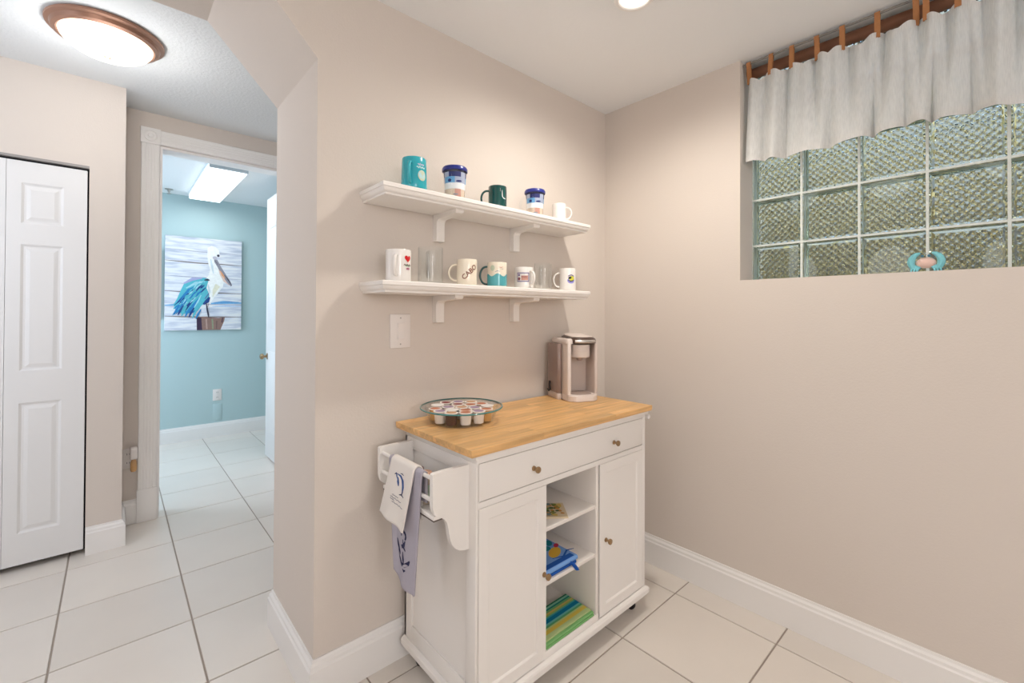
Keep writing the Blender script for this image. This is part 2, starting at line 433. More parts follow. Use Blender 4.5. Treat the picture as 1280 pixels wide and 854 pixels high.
t = thing('recessed_light', 'small round white downlight in the ceiling over the breakfast corner', 'light', (-.704, -.644, H))
mb = MB(); mb.lathe([(.055, H-.004), (.058, H-.009), (.07, H-.007), (.074, H-.002), (.074, H)], (-.704, -.644, 0), 36, cap0=False, cap1=False)
mb.build('trim_ring', M('ring_white', (245, 242, 238), .4), t)
mb = MB(); mb.lathe([(.0555, H-.0045), (.03, H-.0055), (.001, H-.006)], (-.704, -.644, 0), 30, cap0=False)
mb.build('lens', M('lens_glow', (255, 250, 244), .4, emit=((255, 240, 226), .9)), t)

t = thing('fire_sprinkler', 'small metal sprinkler head on the blue room ceiling', 'sprinkler', (-1.717, 3.76, HB))
mb = MB(); mb.lathe([(.034, HB), (.034, HB-.004), (.012, HB-.008), (.01, HB-.026)], (-1.717, 3.76, 0), 16); mb.build('escutcheon', NICKEL, t)
mb = MB(); mb.lathe([(.004, HB-.026), (.004, HB-.038), (.018, HB-.04), (.018, HB-.043)], (-1.717, 3.76, 0), 14); mb.build('deflector', NICKEL, t)

# ================================================================== CURTAIN
BRASS = M('curtain_wood', (126, 82, 58), .5, var=(18, .2))
t = thing('curtain_pole', 'brown wooden curtain pole across the top of the window', 'curtain pole', (.098, (WY0+WY1)/2, 2.385))
MB().tube([(.098, WY0-.004, 2.405), (.098, WY1+.004, 2.405)], .024, 16).build('pole', BRASS, t)
for y in (WY0-.008, WY1+.008):
    MB().lathe([(.03, y-.006), (.032, y), (.03, y+.006)], (.098, 0, 2.405), 16, 'y').build('end_socket', BRASS, t)
t = MB().tube([(.03, WY0-.002, 2.425), (.03, WY1+.002, 2.425)], .0045, 10).build('curtain_rod', M('rod_grey', (150, 146, 142), .35, .8))
tag(t, 'thin grey metal rod just under the ceiling carrying the valance tabs', 'curtain rod')

LIN = bpy.data.materials.new('linen'); LIN.use_nodes = True; nt = LIN.node_tree
b = nt.nodes['Principled BSDF']; b.inputs['Base Color'].default_value = L((242, 239, 236)); b.inputs['Roughness'].default_value = .9
b.inputs['Specular IOR Level'].default_value = .1
tr = nt.nodes.new('ShaderNodeBsdfTranslucent'); tr.inputs[0].default_value = L((244, 241, 236)); mx = nt.nodes.new('ShaderNodeMixShader'); mx.inputs[0].default_value = .35
nt.links.new(b.outputs[0], mx.inputs[1]); nt.links.new(tr.outputs[0], mx.inputs[2])
tp = nt.nodes.new('ShaderNodeBsdfTransparent'); m2 = nt.nodes.new('ShaderNodeMixShader')
tcn = nt.nodes.new('ShaderNodeTexCoord'); nz = nt.nodes.new('ShaderNodeTexNoise'); nz.inputs['Scale'].default_value = 60; nz.inputs['Detail'].default_value = 5
mp = nt.nodes.new('ShaderNodeMapping'); mp.inputs['Scale'].default_value = (1, 6, .6)
mr = nt.nodes.new('ShaderNodeMapRange'); mr.inputs['From Min'].default_value = .35; mr.inputs['From Max'].default_value = .75; mr.inputs['To Min'].default_value = .0; mr.inputs['To Max'].default_value = .16
nt.links.new(tcn.outputs['Object'], mp.inputs[0]); nt.links.new(mp.outputs[0], nz.inputs['Vector']); nt.links.new(nz.outputs['Fac'], mr.inputs[0])
nt.links.new(mr.outputs[0], m2.inputs[0]); nt.links.new(mx.outputs[0], m2.inputs[1]); nt.links.new(tp.outputs[0], m2.inputs[2])
nt.links.new(m2.outputs[0], nt.nodes['Material Output'].inputs[0])
HEM = M('linen_hem', (236, 232, 226), .9, spec=.1)
TABM = M('suede_tab', (178, 122, 78), .85, var=(40, .12))

tabs = [-.764, -.856, -.935, -1.024, -1.109, -1.217, -1.324, -1.351, -1.431, -1.525, -1.62, -1.72, -1.81, -1.91, -2.0, -2.1, -2.2, -2.32]
cy0, cy1 = -.752, -2.34
rndc = random.Random(5)
folds = [(rndc.uniform(.010, .018), rndc.uniform(0, 6.28)) for _ in range(3)]
def top_z(y):
    d = min(abs(y-q) for q in tabs)
    return 2.354 - .020*min(1, (d/.045)**2)
def cur_x(y, f):
    s = -(y-cy0)
    sharp = lambda t: 1-abs(math.sin(t))**.8*2
    a = sharp(s*34+.8*math.sin(s*9)) * .020 + math.sin(s*31+1.3)*.008 + math.sin(s*117+2)*.005
    b = sharp(s*29+1.1*math.sin(s*11)+.5) * .026 + math.sin(s*27+2.2)*.008 + math.sin(s*103)*.003
    return .034 + (1-f)*a + f*b
def cur_bot(y):
    s = -(y-cy0)
    return 1.972 + .006*math.sin(s*10+2.2) + .003*math.sin(s*37)
def cpt(u, v, dx=0):
    y = cy0+(cy1-cy0)*u; z1 = top_z(y); z0 = cur_bot(y)
    # pinch: cloth drifts sideways a little as it falls
    yy = y + .010*math.sin(-(y-cy0)*40+1)*(v)
    return (cur_x(y, v)+dx, max(cy1, min(cy0, yy)), z1+(z0-z1)*v)
t = thing('window_valance', 'white linen tab top valance hanging over the glass block window', 'curtain', (.04, (cy0+cy1)/2, 1.97))
MB().grid(lambda u, v: cpt(u, v), 420, 26).build('cloth', LIN, t, smooth=180)
mb = MB(); mb.grid(lambda u, v: cpt(u, .935+.065*v, -.0018), 420, 3); mb.build('hem', LIN, t, smooth=180)
mb = MB(); mb.grid(lambda u, v: cpt(u, .0+.05*v, -.0018), 420, 3); mb.build('top_band', LIN, t, smooth=180)
for y in tabs:
    w = .0085; xb = cur_x(y, 0)
    p = [(xb-.004, 2.335), (xb-.0045, 2.36), (.0235, 2.42), (.0245, 2.4305), (.03, 2.4325), (.0355, 2.4305), (.037, 2.42), (xb+.004, 2.36), (xb+.0035, 2.335)]
    q = [(a+(.0016 if a < .03 else -.0016 if a > .03 else 0), z-(.0016 if a == .03 else 0)) for a, z in p]
    mb = MB()
    for yy in (0,):
        rs = [[(a, y-w, z), (a, y+w, z), (c, y+w, zz), (c, y-w, zz)] for (a, z), (c, zz) in zip(p, q)]
        mb.rings(rs)
    mb.build('tab', TABM, t)

# crab ornament on the sill
t = thing('crab_ornament', 'small turquoise and pink crab ornament on the window sill', 'ornament', (.06, -1.346, WZ))
TQ = M('crab_turquoise', (130, 204, 212), .35, var=(60, .18)); PKC = M('crab_shell', (232, 196, 182), .4, var=(40, .1))
mb = MB(); mb.sphere((.06, -1.346, WZ+.034), .012, .027, .02); mb.build('shell', PKC, t)
for s in (-1, 1):
    c = []
    for i in range(9):
        a = math.radians(-65+i*17.5)
        c.append((.06, -1.346+s*(.006+.034*math.cos(a)), WZ+.038+.033*math.sin(a)))
    MB().tube(c, [.006, .008, .0095, .0105, .011, .0105, .009, .007, .003], 10).build('claw', TQ, t)
    MB().sphere((.05, -1.346+s*.009, WZ+.058), .005, u=10, v=8).build('eye', M('crab_eye', (70, 120, 140), .3), t)
    for k in range(3):
        mb = MB(); mb.tube([(.06, -1.346+s*(.012+.006*k), WZ+.024), (.055, -1.346+s*(.022+.008*k), WZ+.012), (.05, -1.346+s*(.024+.008*k), WZ+.0005)], [.004, .0035, .002], 8)
        mb.build('leg', TQ, t)

# ================================================================== SHELVES
SHW = M('shelf_white', (242, 236, 230), .4, spec=.4)
SX0, SX1, SD = -1.447, -.372, .188
def shelf(z, label):
    t = thing('wall_shelf', label, 'shelf', ((SX0+SX1)/2, 0, z-.039))
    mb = MB()
    prof = [(.003, z), (0, z-.003), (0, z-.014), (.003, z-.016), (.004, z-.02), (.006, z-.026), (.011, z-.031), (.014, z-.032), (.014, z-.0385), (.015, z-.039)]
    mb.rings([[(SX0+d, -.0005, zz), (SX0+d, -SD+d, zz), (SX1-d, -SD+d, zz), (SX1-d, -.0005, zz)] for d, zz in prof])
    mb.build('board', SHW, t, smooth=30)
    zb = z-.039
    for x in (-1.125, -.713):
        w = .0185
        out = [(-.0005, zb), (-.0005, zb-.107), (-.026, zb-.107), (-.028, zb-.105), (-.028, zb-.04)] + \
              [(-.028-.016*(1-math.cos(math.radians(a))), zb-.04+.019*math.sin(math.radians(a))) for a in (30, 60, 90)] + \
              [(-.146, zb-.0165), (-.156, zb-.014), (-.160, zb-.008), (-.160, zb)]
        MB().prism(out, 'x', x-w, x+w).build('bracket', SHW, t, smooth=20)
    return t
ZU, ZL = 1.726, 1.402
shelf(ZU, 'upper white moulded wall shelf on two brackets holding the tumblers')
shelf(ZL, 'lower white moulded wall shelf on two brackets above the light switch')

# ------------------------------------------------------------------ mugs
def thin_glass(name, tint, refl=.06):
    """thin clear wall: straight-through light with a Fresnel sheen"""
    m = bpy.data.materials.new(name); m.use_nodes = True; nt = m.node_tree; nt.nodes.remove(nt.nodes['Principled BSDF'])
    tp = nt.nodes.new('ShaderNodeBsdfTransparent'); tp.inputs[0].default_value = L(tint)
    gl = nt.nodes.new('ShaderNodeBsdfGlossy'); gl.inputs['Roughness'].default_value = .05
    lw = nt.nodes.new('ShaderNodeLayerWeight'); pw = nt.nodes.new('ShaderNodeMath'); pw.operation = 'POWER'; pw.inputs[1].default_value = 3
    fr = nt.nodes.new('ShaderNodeMath'); fr.operation = 'MULTIPLY_ADD'; fr.inputs[1].default_value = .6; fr.inputs[2].default_value = .018
    nt.links.new(lw.outputs['Facing'], pw.inputs[0]); nt.links.new(pw.outputs[0], fr.inputs[0])
    mx = nt.nodes.new('ShaderNodeMixShader')
    nt.links.new(fr.outputs[0], mx.inputs[0]); nt.links.new(tp.outputs[0], mx.inputs[1]); nt.links.new(gl.outputs[0], mx.inputs[2])
    nt.links.new(mx.outputs[0], nt.nodes['Material Output'].inputs[0]); return m
CLEAR = thin_glass('clear_glass', (254, 255, 255))
ACRYL = thin_glass('clear_acrylic', (253, 254, 255))
def polar(x, y, img_deg):
    """world angle for an image-plane direction: 0 = picture right, 90 = towards the camera, 180 = picture left"""
    d = Vector((x-CP.x, y-CP.y)).normalized()
    base = math.atan2(-d.x, d.y)                    # picture right
    return base - math.radians(img_deg)
def wrap(mb_pts_faces, r, zc, ang, off):
    pass
def decal(t, name, polys, rfun, zc, ang, name_mat=None, off=.0009):
    """flat print: polygons [(material, [(u, v)...])] in metres wrapped on the mug's wall, centred at angle ang, height zc"""
    mats = []; mb = MB()
    for k, (m, pts) in enumerate(polys):
        if m not in mats: mats.append(m)
        mb.mi = mats.index(m)
        f = mb.face([mb.bm.verts.new((u, v, k*.00012)) for u, v in pts])
    mb.bm.normal_update(); bmesh.ops.triangulate(mb.bm, faces=mb.bm.faces, ngon_method='EAR_CLIP')
    bend(mb.bm, rfun, zc, ang, off)
    return mb.build(name, mats, t, local=True, smooth=0)
def bend(bm, rfun, zc, ang, off):
    us = [v.co.x for v in bm.verts]; lo, hi = min(us), max(us); n = max(1, int((hi-lo)/.005))
    for i in range(1, n):
        g = bm.verts[:]+bm.edges[:]+bm.faces[:]
        bmesh.ops.bisect_plane(bm, geom=g, plane_co=(lo+(hi-lo)*i/n, 0, 0), plane_no=(1, 0, 0))
    for v in bm.verts:
        z = zc+v.co.y; r = rfun(z)+off+v.co.z; th = ang + v.co.x/rfun(z)
        v.co = (r*math.cos(th), r*math.sin(th), z)
def text_decal(t, txt, size, mat, rfun, zc, ang, rot=0, font_shear=0, off=.001, name='lettering'):
    cu = bpy.data.curves.new('lettering', 'FONT'); cu.body = txt; cu.size = size; cu.align_x = 'CENTER'; cu.align_y = 'CENTER'
    cu.shear = font_shear; cu.offset = size*.02; cu.resolution_u = 3
    o = bpy.data.objects.new('lettering_curve', cu); COL.objects.link(o)
    dg = bpy.context.evaluated_depsgraph_get(); me = bpy.data.meshes.new_from_object(o.evaluated_get(dg))
    bpy.data.objects.remove(o)
    bm = bmesh.new(); bm.from_mesh(me); bpy.data.meshes.remove(me)
    bmesh.ops.rotate(bm, verts=bm.verts, matrix=Matrix.Rotation(rot, 3, 'Z'))
    bend(bm, rfun, zc, ang, off)
    mb = MB(); mb.bm.free(); mb.bm = bm
    for f in bm.faces: f.material_index = 0
    return mb.build(name, [mat], t, local=True, smooth=0)
def ell(cx, cy, rx, ry, n=16, rot=0):
    c, s = math.cos(rot), math.sin(rot)
    return [(cx+rx*math.cos(2*PI*i/n)*c-ry*math.sin(2*PI*i/n)*s, cy+rx*math.cos(2*PI*i/n)*s+ry*math.sin(2*PI*i/n)*c) for i in range(n)]
def rect(x0, y0, x1, y1): return [(x0, y0), (x1, y0), (x1, y1), (x0, y1)]
def stroke(pts, w):
    L_, R_ = [], []
    for i, p in enumerate(pts):
        a, b = pts[max(i-1, 0)], pts[min(i+1, len(pts)-1)]; d = Vector((b[0]-a[0], b[1]-a[1])).normalized(); n = (-d.y*w/2, d.x*w/2)
        k = .4 if i in (0, len(pts)-1) else 1
        L_.append((p[0]+n[0]*k, p[1]+n[1]*k)); R_.append((p[0]-n[0]*k, p[1]-n[1]*k))
    return L_+R_[::-1]
def mug(x, y, z, r, h, mat, label, handle=None, hmat=None, taper=0, wall=.0035, hsize=.6, hz=.5, name='mug', cat='mug', foot=.0, hthick=.0055, group=None, body='body', hout=.030):
    t = thing(name, label, cat, (x, y, z), 0, group)
    rb = r-taper
    mb = MB()
    prof = [(rb-.006, .0), (rb-.002, .0008), (rb, .004)] + [(rb+(r-rb)*k/5, .004+(h-.006)*k/5) for k in range(1, 6)] + \
           [(r-wall*.3, h), (r-wall*.8, h), (r-wall, h-.002), (rb-wall, .010), (rb-wall-.008, .006)]
    mb.lathe(prof, seg=36).build(body, mat, t, local=True, smooth=40)
    if handle is not None:
        a = polar(x, y, handle); hh = h*hsize; zc = h*hz; hp = []
        for i in range(13):
            q = math.radians(-90+180*i/12)
            rad = (rb+r)/2-.004 + (hout+.004)*max(0, math.cos(q))**.7; zz = zc+hh/2*math.sin(q)
            hp.append((rad*math.cos(a), rad*math.sin(a), zz))
        MB().tube(hp, (hthick*.8, hthick*1.15), 10).build('handle', hmat or mat, t, local=True, smooth=60)
    return t, (lambda zz: rb+(r-rb)*max(0, min(1, (zz-.004)/(h-.006))))
CWHITE = M('ceramic_white', (240, 234, 228), .18, spec=.5, coat=.3)
CCREAM = M('ceramic_cream', (242, 230, 210), .2, spec=.5, coat=.3)
CTEAL = M('ceramic_turquoise', (44, 168, 182), .22, spec=.5, coat=.3, var=(50, .08))
CGREEN = M('ceramic_dark_green', (8, 70, 66), .15, spec=.5, coat=.5)
CDTEAL = M('ceramic_sea', (84, 168, 176), .22, var=(40, .12), coat=.3)
CHTEAL = M('ceramic_dark_teal', (36, 74, 74), .22, coat=.3)
PALE = M('print_pale', (178, 214, 216), .4); PALE2 = M('print_sand', (196, 206, 182), .4); PALE3 = M('print_lilac', (176, 184, 206), .4)
RED = M('print_red', (206, 16, 24), .4); GRN = M('print_green', (104, 140, 104), .5); MARO = M('print_maroon', (140, 76, 84), .5); PINKP = M('print_pink', (186, 110, 136), .5)
BROWN = M('print_brown', (134, 84, 66), .5); NAVY = M('print_navy', (38, 44, 110), .5); SKYB = M('print_sky', (108, 172, 220), .5); SAND = M('print_sandy', (226, 204, 182), .5)
LIDB = M('lid_blue', (36, 46, 132), .3, coat=.2); WHT = M('print_white', (248, 248, 248), .5); PURP = M('print_purple', (120, 104, 150), .5)
YEL = M('print_yellow', (214, 206, 70), .5); BLK = M('print_black', (30, 40, 22), .5); LILA = M('print_lavender', (150, 146, 214), .5); SALM = M('print_salmon', (206, 152, 136), .5)
GREYP = M('print_grey', (150, 150, 158), .6)

ys = -.115
# 1 turquoise mug, handle towards the viewer, faded lettering and a shell on its right
t, rf = mug(-1.297, -.12, ZU, .043, .118, CTEAL, 'turquoise mug with pale print, first on the upper shelf from the left', 104, taper=-.003, hsize=.62)
a = polar(-1.297, -.12, 58)
P = []
for k, (vv, ww) in enumerate(((.028, .026), (.018, .034))):
    P.append((PALE3 if k == 0 else PALE, stroke([(-ww/2+ww*i/8, vv+.0032*math.sin(i*2.6)) for i in range(9)], .005)))
P += [(PALE2, ell(.004, -.010, .016, .019, 20)), (PALE, ell(-.003, -.010, .006, .012, 14, .4)), (PALE, ell(.011, -.012, .004, .011, 12, -.4))]
decal(t, 'print', P, rf, .062, a)
# 2, 4 tumblers with blue lids
def tumbler(x, y, label, handle, sc=1.0):
    r, h = .043*sc, .112*sc
    t = thing('tumbler', label, 'tumbler', (x, y, ZU)); rb = r-.007
    mb = MB(); mb.lathe([(rb-.004, 0), (rb, .003), (r, h), (r-.003, h), (rb-.003, .007)], seg=36).build('body', ACRYL, t, local=True, smooth=40)
    mb = MB(); mb.lathe([(r+.002, h-.006), (r+.0045, h-.004), (r+.0045, h+.005), (r+.001, h+.011), (r-.006, h+.012), (r-.008, h+.006), (.002, h+.006)], seg=36, cap0=False).build('lid', LIDB, t, local=True, smooth=40)
    rf = lambda z: rb+(r-rb)*z/h
    a0 = polar(x, y, 90); P = []
    # wrap-around print: navy band, sky, surf and sand
    per = 2*PI*r*.96; n = 12; liner = []
    for k in range(n):
        u0, u1 = -per/2+per*k/n, -per/2+per*(k+1)/n
        liner += [(SAND if k % 3 else SALM, rect(u0, -.046*sc, u1, -.018*sc)), (WHT, rect(u0, -.018*sc, u1, .004*sc)), (SKYB if k % 4 < 2 else PALE3, rect(u0, .004*sc, u1, .026*sc)), (NAVY if k % 3 != 1 else PALE3, rect(u0, .026*sc, u1, .044*sc))]
    decal(t, 'print_wrap', liner, lambda z: rf(z)-.004, .056*sc, a0, off=-.0002)
    P = [(NAVY, ell(.016, .010, .012, .0035, 14, .1)), (GREYP, ell(.004, -.040, .010, .003, 12)), (NAVY, ell(-.02, .012, .007, .006, 12)), (WHT, ell(-.012, -.012, .010, .006, 14, .4))]
    decal(t, 'print', P, rf, .056*sc, a0, off=.0006)
    if handle is not None:
        a = polar(x, y, handle); hp = []
        for i in range(13):
            q = math.radians(-90+180*i/12); rad = r-.006+.03*max(0, math.cos(q))**.7
            hp.append((rad*math.cos(a), rad*math.sin(a), h*.52+h*.33*math.sin(q)))
        MB().tube(hp, .005, 10).build('handle', ACRYL, t, local=True, smooth=60)
    return t
t2 = tumbler(-1.118, -.115, 'clear beach print tumbler with blue lid beside the turquoise mug', None, 1.04)
a = polar(-1.118, -.115, 28)
MB().sphere((.03*math.cos(a), .03*math.sin(a), .1235), .017, .017, .009, 16, 8).build('lid_cap', LIDB, t2, local=True, smooth=60)
tumbler(-.682, -.115, 'clear beach print tumbler with blue lid between the dark green and plain white mugs', 190, 1.0)
# 3 dark green
t, rf = mug(-.898, -.11, ZU, .0385, .098, CGREEN, 'dark green mug with left handle on the upper shelf', 180, hsize=.68)
a = polar(-.898, -.11, 55)
decal(t, 'print', [(WHT, stroke([(-.004, .022), (-.003, -.004), (.003, -.010), (.016, -.012)], .0035)), (GREYP, stroke([(-.012, .03), (-.012, .016)], .003))], rf, .055, a)
# 5 small white
t, rf = mug(-.508, -.105, ZU, .033, .092, CWHITE, 'plain small white mug at the right end of the upper shelf', 8, hsize=.6, hout=.026)

# lower shelf
t, rf = mug(-1.352, -.112, ZL, .0435, .112, CWHITE, 'white mug with a red heart and lettering on the lower shelf', 100, hsize=.62)
a = polar(-1.352, -.112, 44)
heart = [(16*math.sin(q)**3/16*.0138, (13*math.cos(q)-5*math.cos(2*q)-2*math.cos(3*q)-math.cos(4*q))/16*.0138+.018) for q in [2*PI*i/24 for i in range(24)]]
P = [(RED, heart)]
for vv, ww, m in ((-.004, .034, MARO), (-.006, .026, GRN), (-.018, .016, PINKP)):
    P.append((m, stroke([(-ww/2+ww*i/10, vv+.0028*math.sin(i*2.2+vv*300)) for i in range(11)], .0034)))
decal(t, 'print', P, rf, .062, a)
t, rf = mug(-1.218, -.105, ZL, .046, .135, CLEAR, 'tall clear glass beer mug next to the red heart mug', 98, hsize=.66, wall=.0022, name='glass_mug', hthick=.0065)
t, rf = mug(-1.056, -.112, ZL, .040, .103, CCREAM, 'cream mug with brown CABO lettering slanting upwards', 180, hsize=.62)
text_decal(t, 'CABO', .027, BROWN, rf, .052, polar(-1.056, -.112, 74), math.radians(43))
t, rf = mug(-.903, -.115, ZL, .0405, .103, CCREAM, 'white and sea blue mug with dark teal left handle', 178, hmat=CHTEAL, hsize=.72, hz=.48)
mb = MB(); mb.rings([[((rf(z)+.0009)*math.cos(2*PI*i/40), (rf(z)+.0009)*math.sin(2*PI*i/40), z+(w*.006*math.sin(5*2*PI*i/40))) for i in range(40)] for z, w in ((.005, 0), (.02, 0), (.038, .4), (.05, 1))], False, False)
mb.build('glaze_band', CDTEAL, t, local=True, smooth=60)
decal(t, 'print', [(PALE2, ell(-.022, .016, .010, .012, 14)), (GREYP, stroke([(-.012, .0), (-.002, .004), (.010, .002)], .003)), (SALM, stroke([(.004, .02), (.014, .018), (.022, .021)], .003)), (GREYP, stroke([(.016, .012), (.024, .012)], .004))], rf, .062, polar(-.903, -.115, 86))
t, rf = mug(-.748, -.115, ZL, .0415, .094, CWHITE, 'short white mug with navy framed salmon print and right handle', 48, hsize=.62, hout=.026)
P = [(PURP, rect(-.030, -.019, .024, -.015)), (PURP, rect(-.030, .017, .024, .021)), (PURP, rect(-.030, -.015, -.027, .017)), (PURP, rect(.021, -.015, .024, .017)), (SALM, rect(-.010, -.012, .019, .008)), (MARO, ell(-.020, -.006, .006, .007)), (PURP, ell(-.020, .010, .005, .005))]
P += [(MARO, stroke([(-.012+.003*i, .002+.004*math.sin(i*2.4)) for i in range(10)], .0025))]
decal(t, 'print', P, rf, .048, polar(-.748, -.115, 92))
t, rf = mug(-.612, -.10, ZL, .041, .123, CLEAR, 'tall clear glass mug between two white printed mugs', 100, hsize=.66, wall=.0022, name='glass_mug', hthick=.0065)
t, rf = mug(-.452, -.112, ZL, .0395, .110, CWHITE, 'white mug with round yellow and purple emblem at shelf end', 180, hsize=.62, hout=.028)
P = [(LILA, ell(0, -.008, .018, .014, 20)), (PURP, stroke([(-.015+.003*i, .012+.0065*math.sin(i*PI/10)) for i in range(11)], .005)), (YEL, ell(.003, .002, .014, .012, 18)), (BLK, ell(-.006, .005, .008, .006, 14, .3)), (BLK, stroke([(-.014, -.006), (-.004, -.011), (.008, -.009), (.014, -.004)], .0045)), (YEL, stroke([(-.008, -.001), (.004, -.003), (.014, .002)], .004))]
decal(t, 'print', P, rf, .058, polar(-.452, -.112, 66))

# ------------------------------------------------------------------ switch, outlets
t = thing('light_switch', 'white rocker light switch plate below the lower shelf', 'switch', (-1.286, 0, 1.225))
MB().box(-1.328, -1.244, -.006, 0, 1.162, 1.289, .0025).build('plate', PLATE, t)
MB().box(-1.302, -1.270, -.0075, -.005, 1.192, 1.259, .001).build('rocker_frame', PLATE, t)
mb = MB(); mb.prism([(-.0075, 1.196), (-.0115, 1.196), (-.0085, 1.2255), (-.0115, 1.255), (-.0075, 1.255)], 'x', -1.299, -1.273); mb.build('rocker', PLATE, t, smooth=10)
for z in (1.176, 1.275): MB().lathe([(.003, -.006), (.0028, -.0068), (.001, -.007)], (-1.286, 0, z), 10, 'y').build('screw', NICKEL, t)
def outlet(x, y, z, label, w=.078, h=.118, mat=PLATE):
    t = thing('wall_outlet', label, 'outlet', (x, y, z))
    MB().box(x-w/2, x+w/2, y-.006, y, z-h/2, z+h/2, .0025).build('plate', mat, t)
    for dz in (-.026, .026):
        mb = MB(); mb.prism(arc(x, z+dz, .017, 0, 345, 15), 'y', y-.0085, y-.005)
        s = mb.build('socket', mat, t, smooth=30)
        for dx in (-.006, .006): MB().box(x+dx-.0012, x+dx+.0012, y-.0092, y-.008, z+dz-.004, z+dz+.006).build('slot', DARK, s, smooth=0)
    return t
outlet(-1.289, Y3, .431, 'white electrical outlet low on the blue wall below the painting')
t = thing('cover_plate', 'blank wall plate painted blue just under the white outlet', 'plate', (-1.287, Y3, .25))
MB().box(-1.326, -1.248, Y3-.005, Y3, .163, .338, .002).build('plate', BLUE, t)
for z in (.18, .321): MB().lathe([(.004, Y3-.005), (.0035, Y3-.006), (.001, Y3-.0062)], (-1.287, 0, z), 10, 'y').build('screw', BLUE, t)
outlet(-2.022, Y2, .40, 'white wall outlet in the narrow strip left of the fluted doorway', .06, .12)
t = thing('plug_in_air_freshener', 'white plug-in air freshener with amber bottle by the doorway', 'air freshener', (-1.998, Y2-.012, .37))
mb = MB(); mb.box(-2.016, -1.98, Y2-.06, Y2-.0095, .40, .47, .008, 3); mb.build('body', PLATE, t)
mb = MB(); mb.lathe([(.006, .402), (.009, .396), (.014, .385), (.0155, .37), (.0155, .335), (.012, .325), (.001, .324)], (-1.998, Y2-.036, 0), 16); mb.build('bottle', M('amber', (206, 160, 108), .2), t)
t = thing('wall_panel', 'white panel on the blue wall left of the pelican painting', 'panel', (-1.95, Y3, 1.22))
mb = MB(); mb.box(-2.15, -1.757, Y3-.03, Y3, 1.22, 1.89, .004); mb.build('frame', DOORW, t)
MB().box(-2.11, -1.80, Y3-.033, Y3-.029, 1.26, 1.85, .001).build('face', M('panel_face', (222, 228, 230), .5), t)

# ------------------------------------------------------------------ pelican painting
PX0, PX1, PZ0, PZ1 = -1.731, -1.085, 1.108, 2.041; PYF = Y3-.038
CAN = bpy.data.materials.new('painted_planks'); CAN.use_nodes = True; nt = CAN.node_tree; b = nt.nodes['Principled BSDF']; b.inputs['Roughness'].default_value = .7
tcn = nt.nodes.new('ShaderNodeTexCoord'); mp = nt.nodes.new('ShaderNodeMapping'); mp.inputs['Scale'].default_value = (2.2, 1, 16)
nz = nt.nodes.new('ShaderNodeTexNoise'); nz.inputs['Scale'].default_value = 2.2; nz.inputs['Detail'].default_value = 6
cr = nt.nodes.new('ShaderNodeValToRGB'); e = cr.color_ramp.elements
e[0].position = .28; e[0].color = L((180, 188, 202)); e[1].position = .55; e[1].color = L((226, 228, 232))
x_ = e.new(.42); x_.color = L((202, 206, 218)); x_ = e.new(.75); x_.color = L((238, 234, 230))
nt.links.new(tcn.outputs['Object'], mp.inputs[0]); nt.links.new(mp.outputs[0], nz.inputs[0]); nt.links.new(nz.outputs['Fac'], cr.inputs[0]); nt.links.new(cr.outputs[0], b.inputs['Base Color'])
t = thing('pelican_painting', 'painting of a blue winged pelican on whitewashed planks, on the blue wall', 'painting', ((PX0+PX1)/2, Y3, PZ0))
MB().box(PX0, PX1, PYF, Y3-.001, PZ0, PZ1, .002).build('canvas', [CAN], t, smooth=0)
def PC(name, rgb): return M('paint_'+name, rgb, .6, var=(45, .16))
pol = []
def pz(m, uv): pol.append((m, [(PX0+(PX1-PX0)*u, PZ1-(PZ1-PZ0)*v) for u, v in uv]))
def ps(m, uv, w):   # brush stroke, w in fractions of width
    A = (PZ1-PZ0)/(PX1-PX0); q = stroke([(u, v*A) for u, v in uv], w); pz(m, [(u, v/A) for u, v in q])
gl = PC('plank_line', (128, 118, 116)); g2 = PC('plank_line_soft', (172, 174, 190)); bl = PC('water', (110, 172, 214)); bl2 = PC('water_deep', (84, 140, 196))
for v, m, w in ((.145, g2, .012), (.268, gl, .017), (.425, g2, .013), (.588, gl, .017), (.715, g2, .012), (.853, gl, .018)):
    ps(m, [(0, v-.006), (.2, v), (.42, v+.006), (.7, v+.004), (1, v+.008)], w)
ps(bl, [(.0, .735), (.12, .728), (.22, .735)], .03); ps(bl, [(.58, .71), (.75, .695), (1, .70)], .05); ps(bl2, [(.62, .705), (.82, .69), (.96, .69)], .016); ps(PC('water_pale', (190, 208, 230)), [(.6, .742), (.8, .735), (1, .74)], .03)
# pelican
wh = PC('white', (240, 240, 236)); cr_ = PC('cream', (228, 224, 200))
post = PC('post', (142, 112, 102)); pd = PC('post_dark', (58, 40, 66)); pr = PC('post_rose', (180, 150, 140)); pg = PC('post_green', (140, 150, 122))
pz(post, [(.40, .862), (.47, .853), (.68, .868), (.77, .86), (.76, .905), (.71, 1.0), (.40, 1.0)])
pz(pd, [(.395, .865), (.455, .862), (.47, 1.0), (.40, 1.0)]); ps(pr, [(.52, .88), (.53, .99)], .05); ps(pg, [(.60, .88), (.61, .99)], .05); ps(pd, [(.74, .865), (.73, .92)], .03); ps(pd, [(.66, .90), (.66, .99)], .015)
pz(wh, [(.53, .10), (.58, .075), (.64, .085), (.685, .125), (.69, .165), (.65, .20), (.635, .235), (.66, .29), (.71, .36), (.75, .44), (.74, .52), (.68, .585), (.62, .65), (.575, .70), (.52, .705), (.46, .67), (.44, .60), (.46, .52), (.50, .45), (.545, .40), (.565, .34), (.54, .27), (.525, .19)])
pz(cr_, [(.64, .49), (.70, .52), (.64, .59), (.60, .64), (.60, .56)]); ps(PC('sheen', (206, 218, 224)), [(.57, .22), (.59, .30), (.61, .38)], .03); ps(PC('sheen', (206, 218, 224)), [(.54, .50), (.56, .58), (.53, .65)], .03)
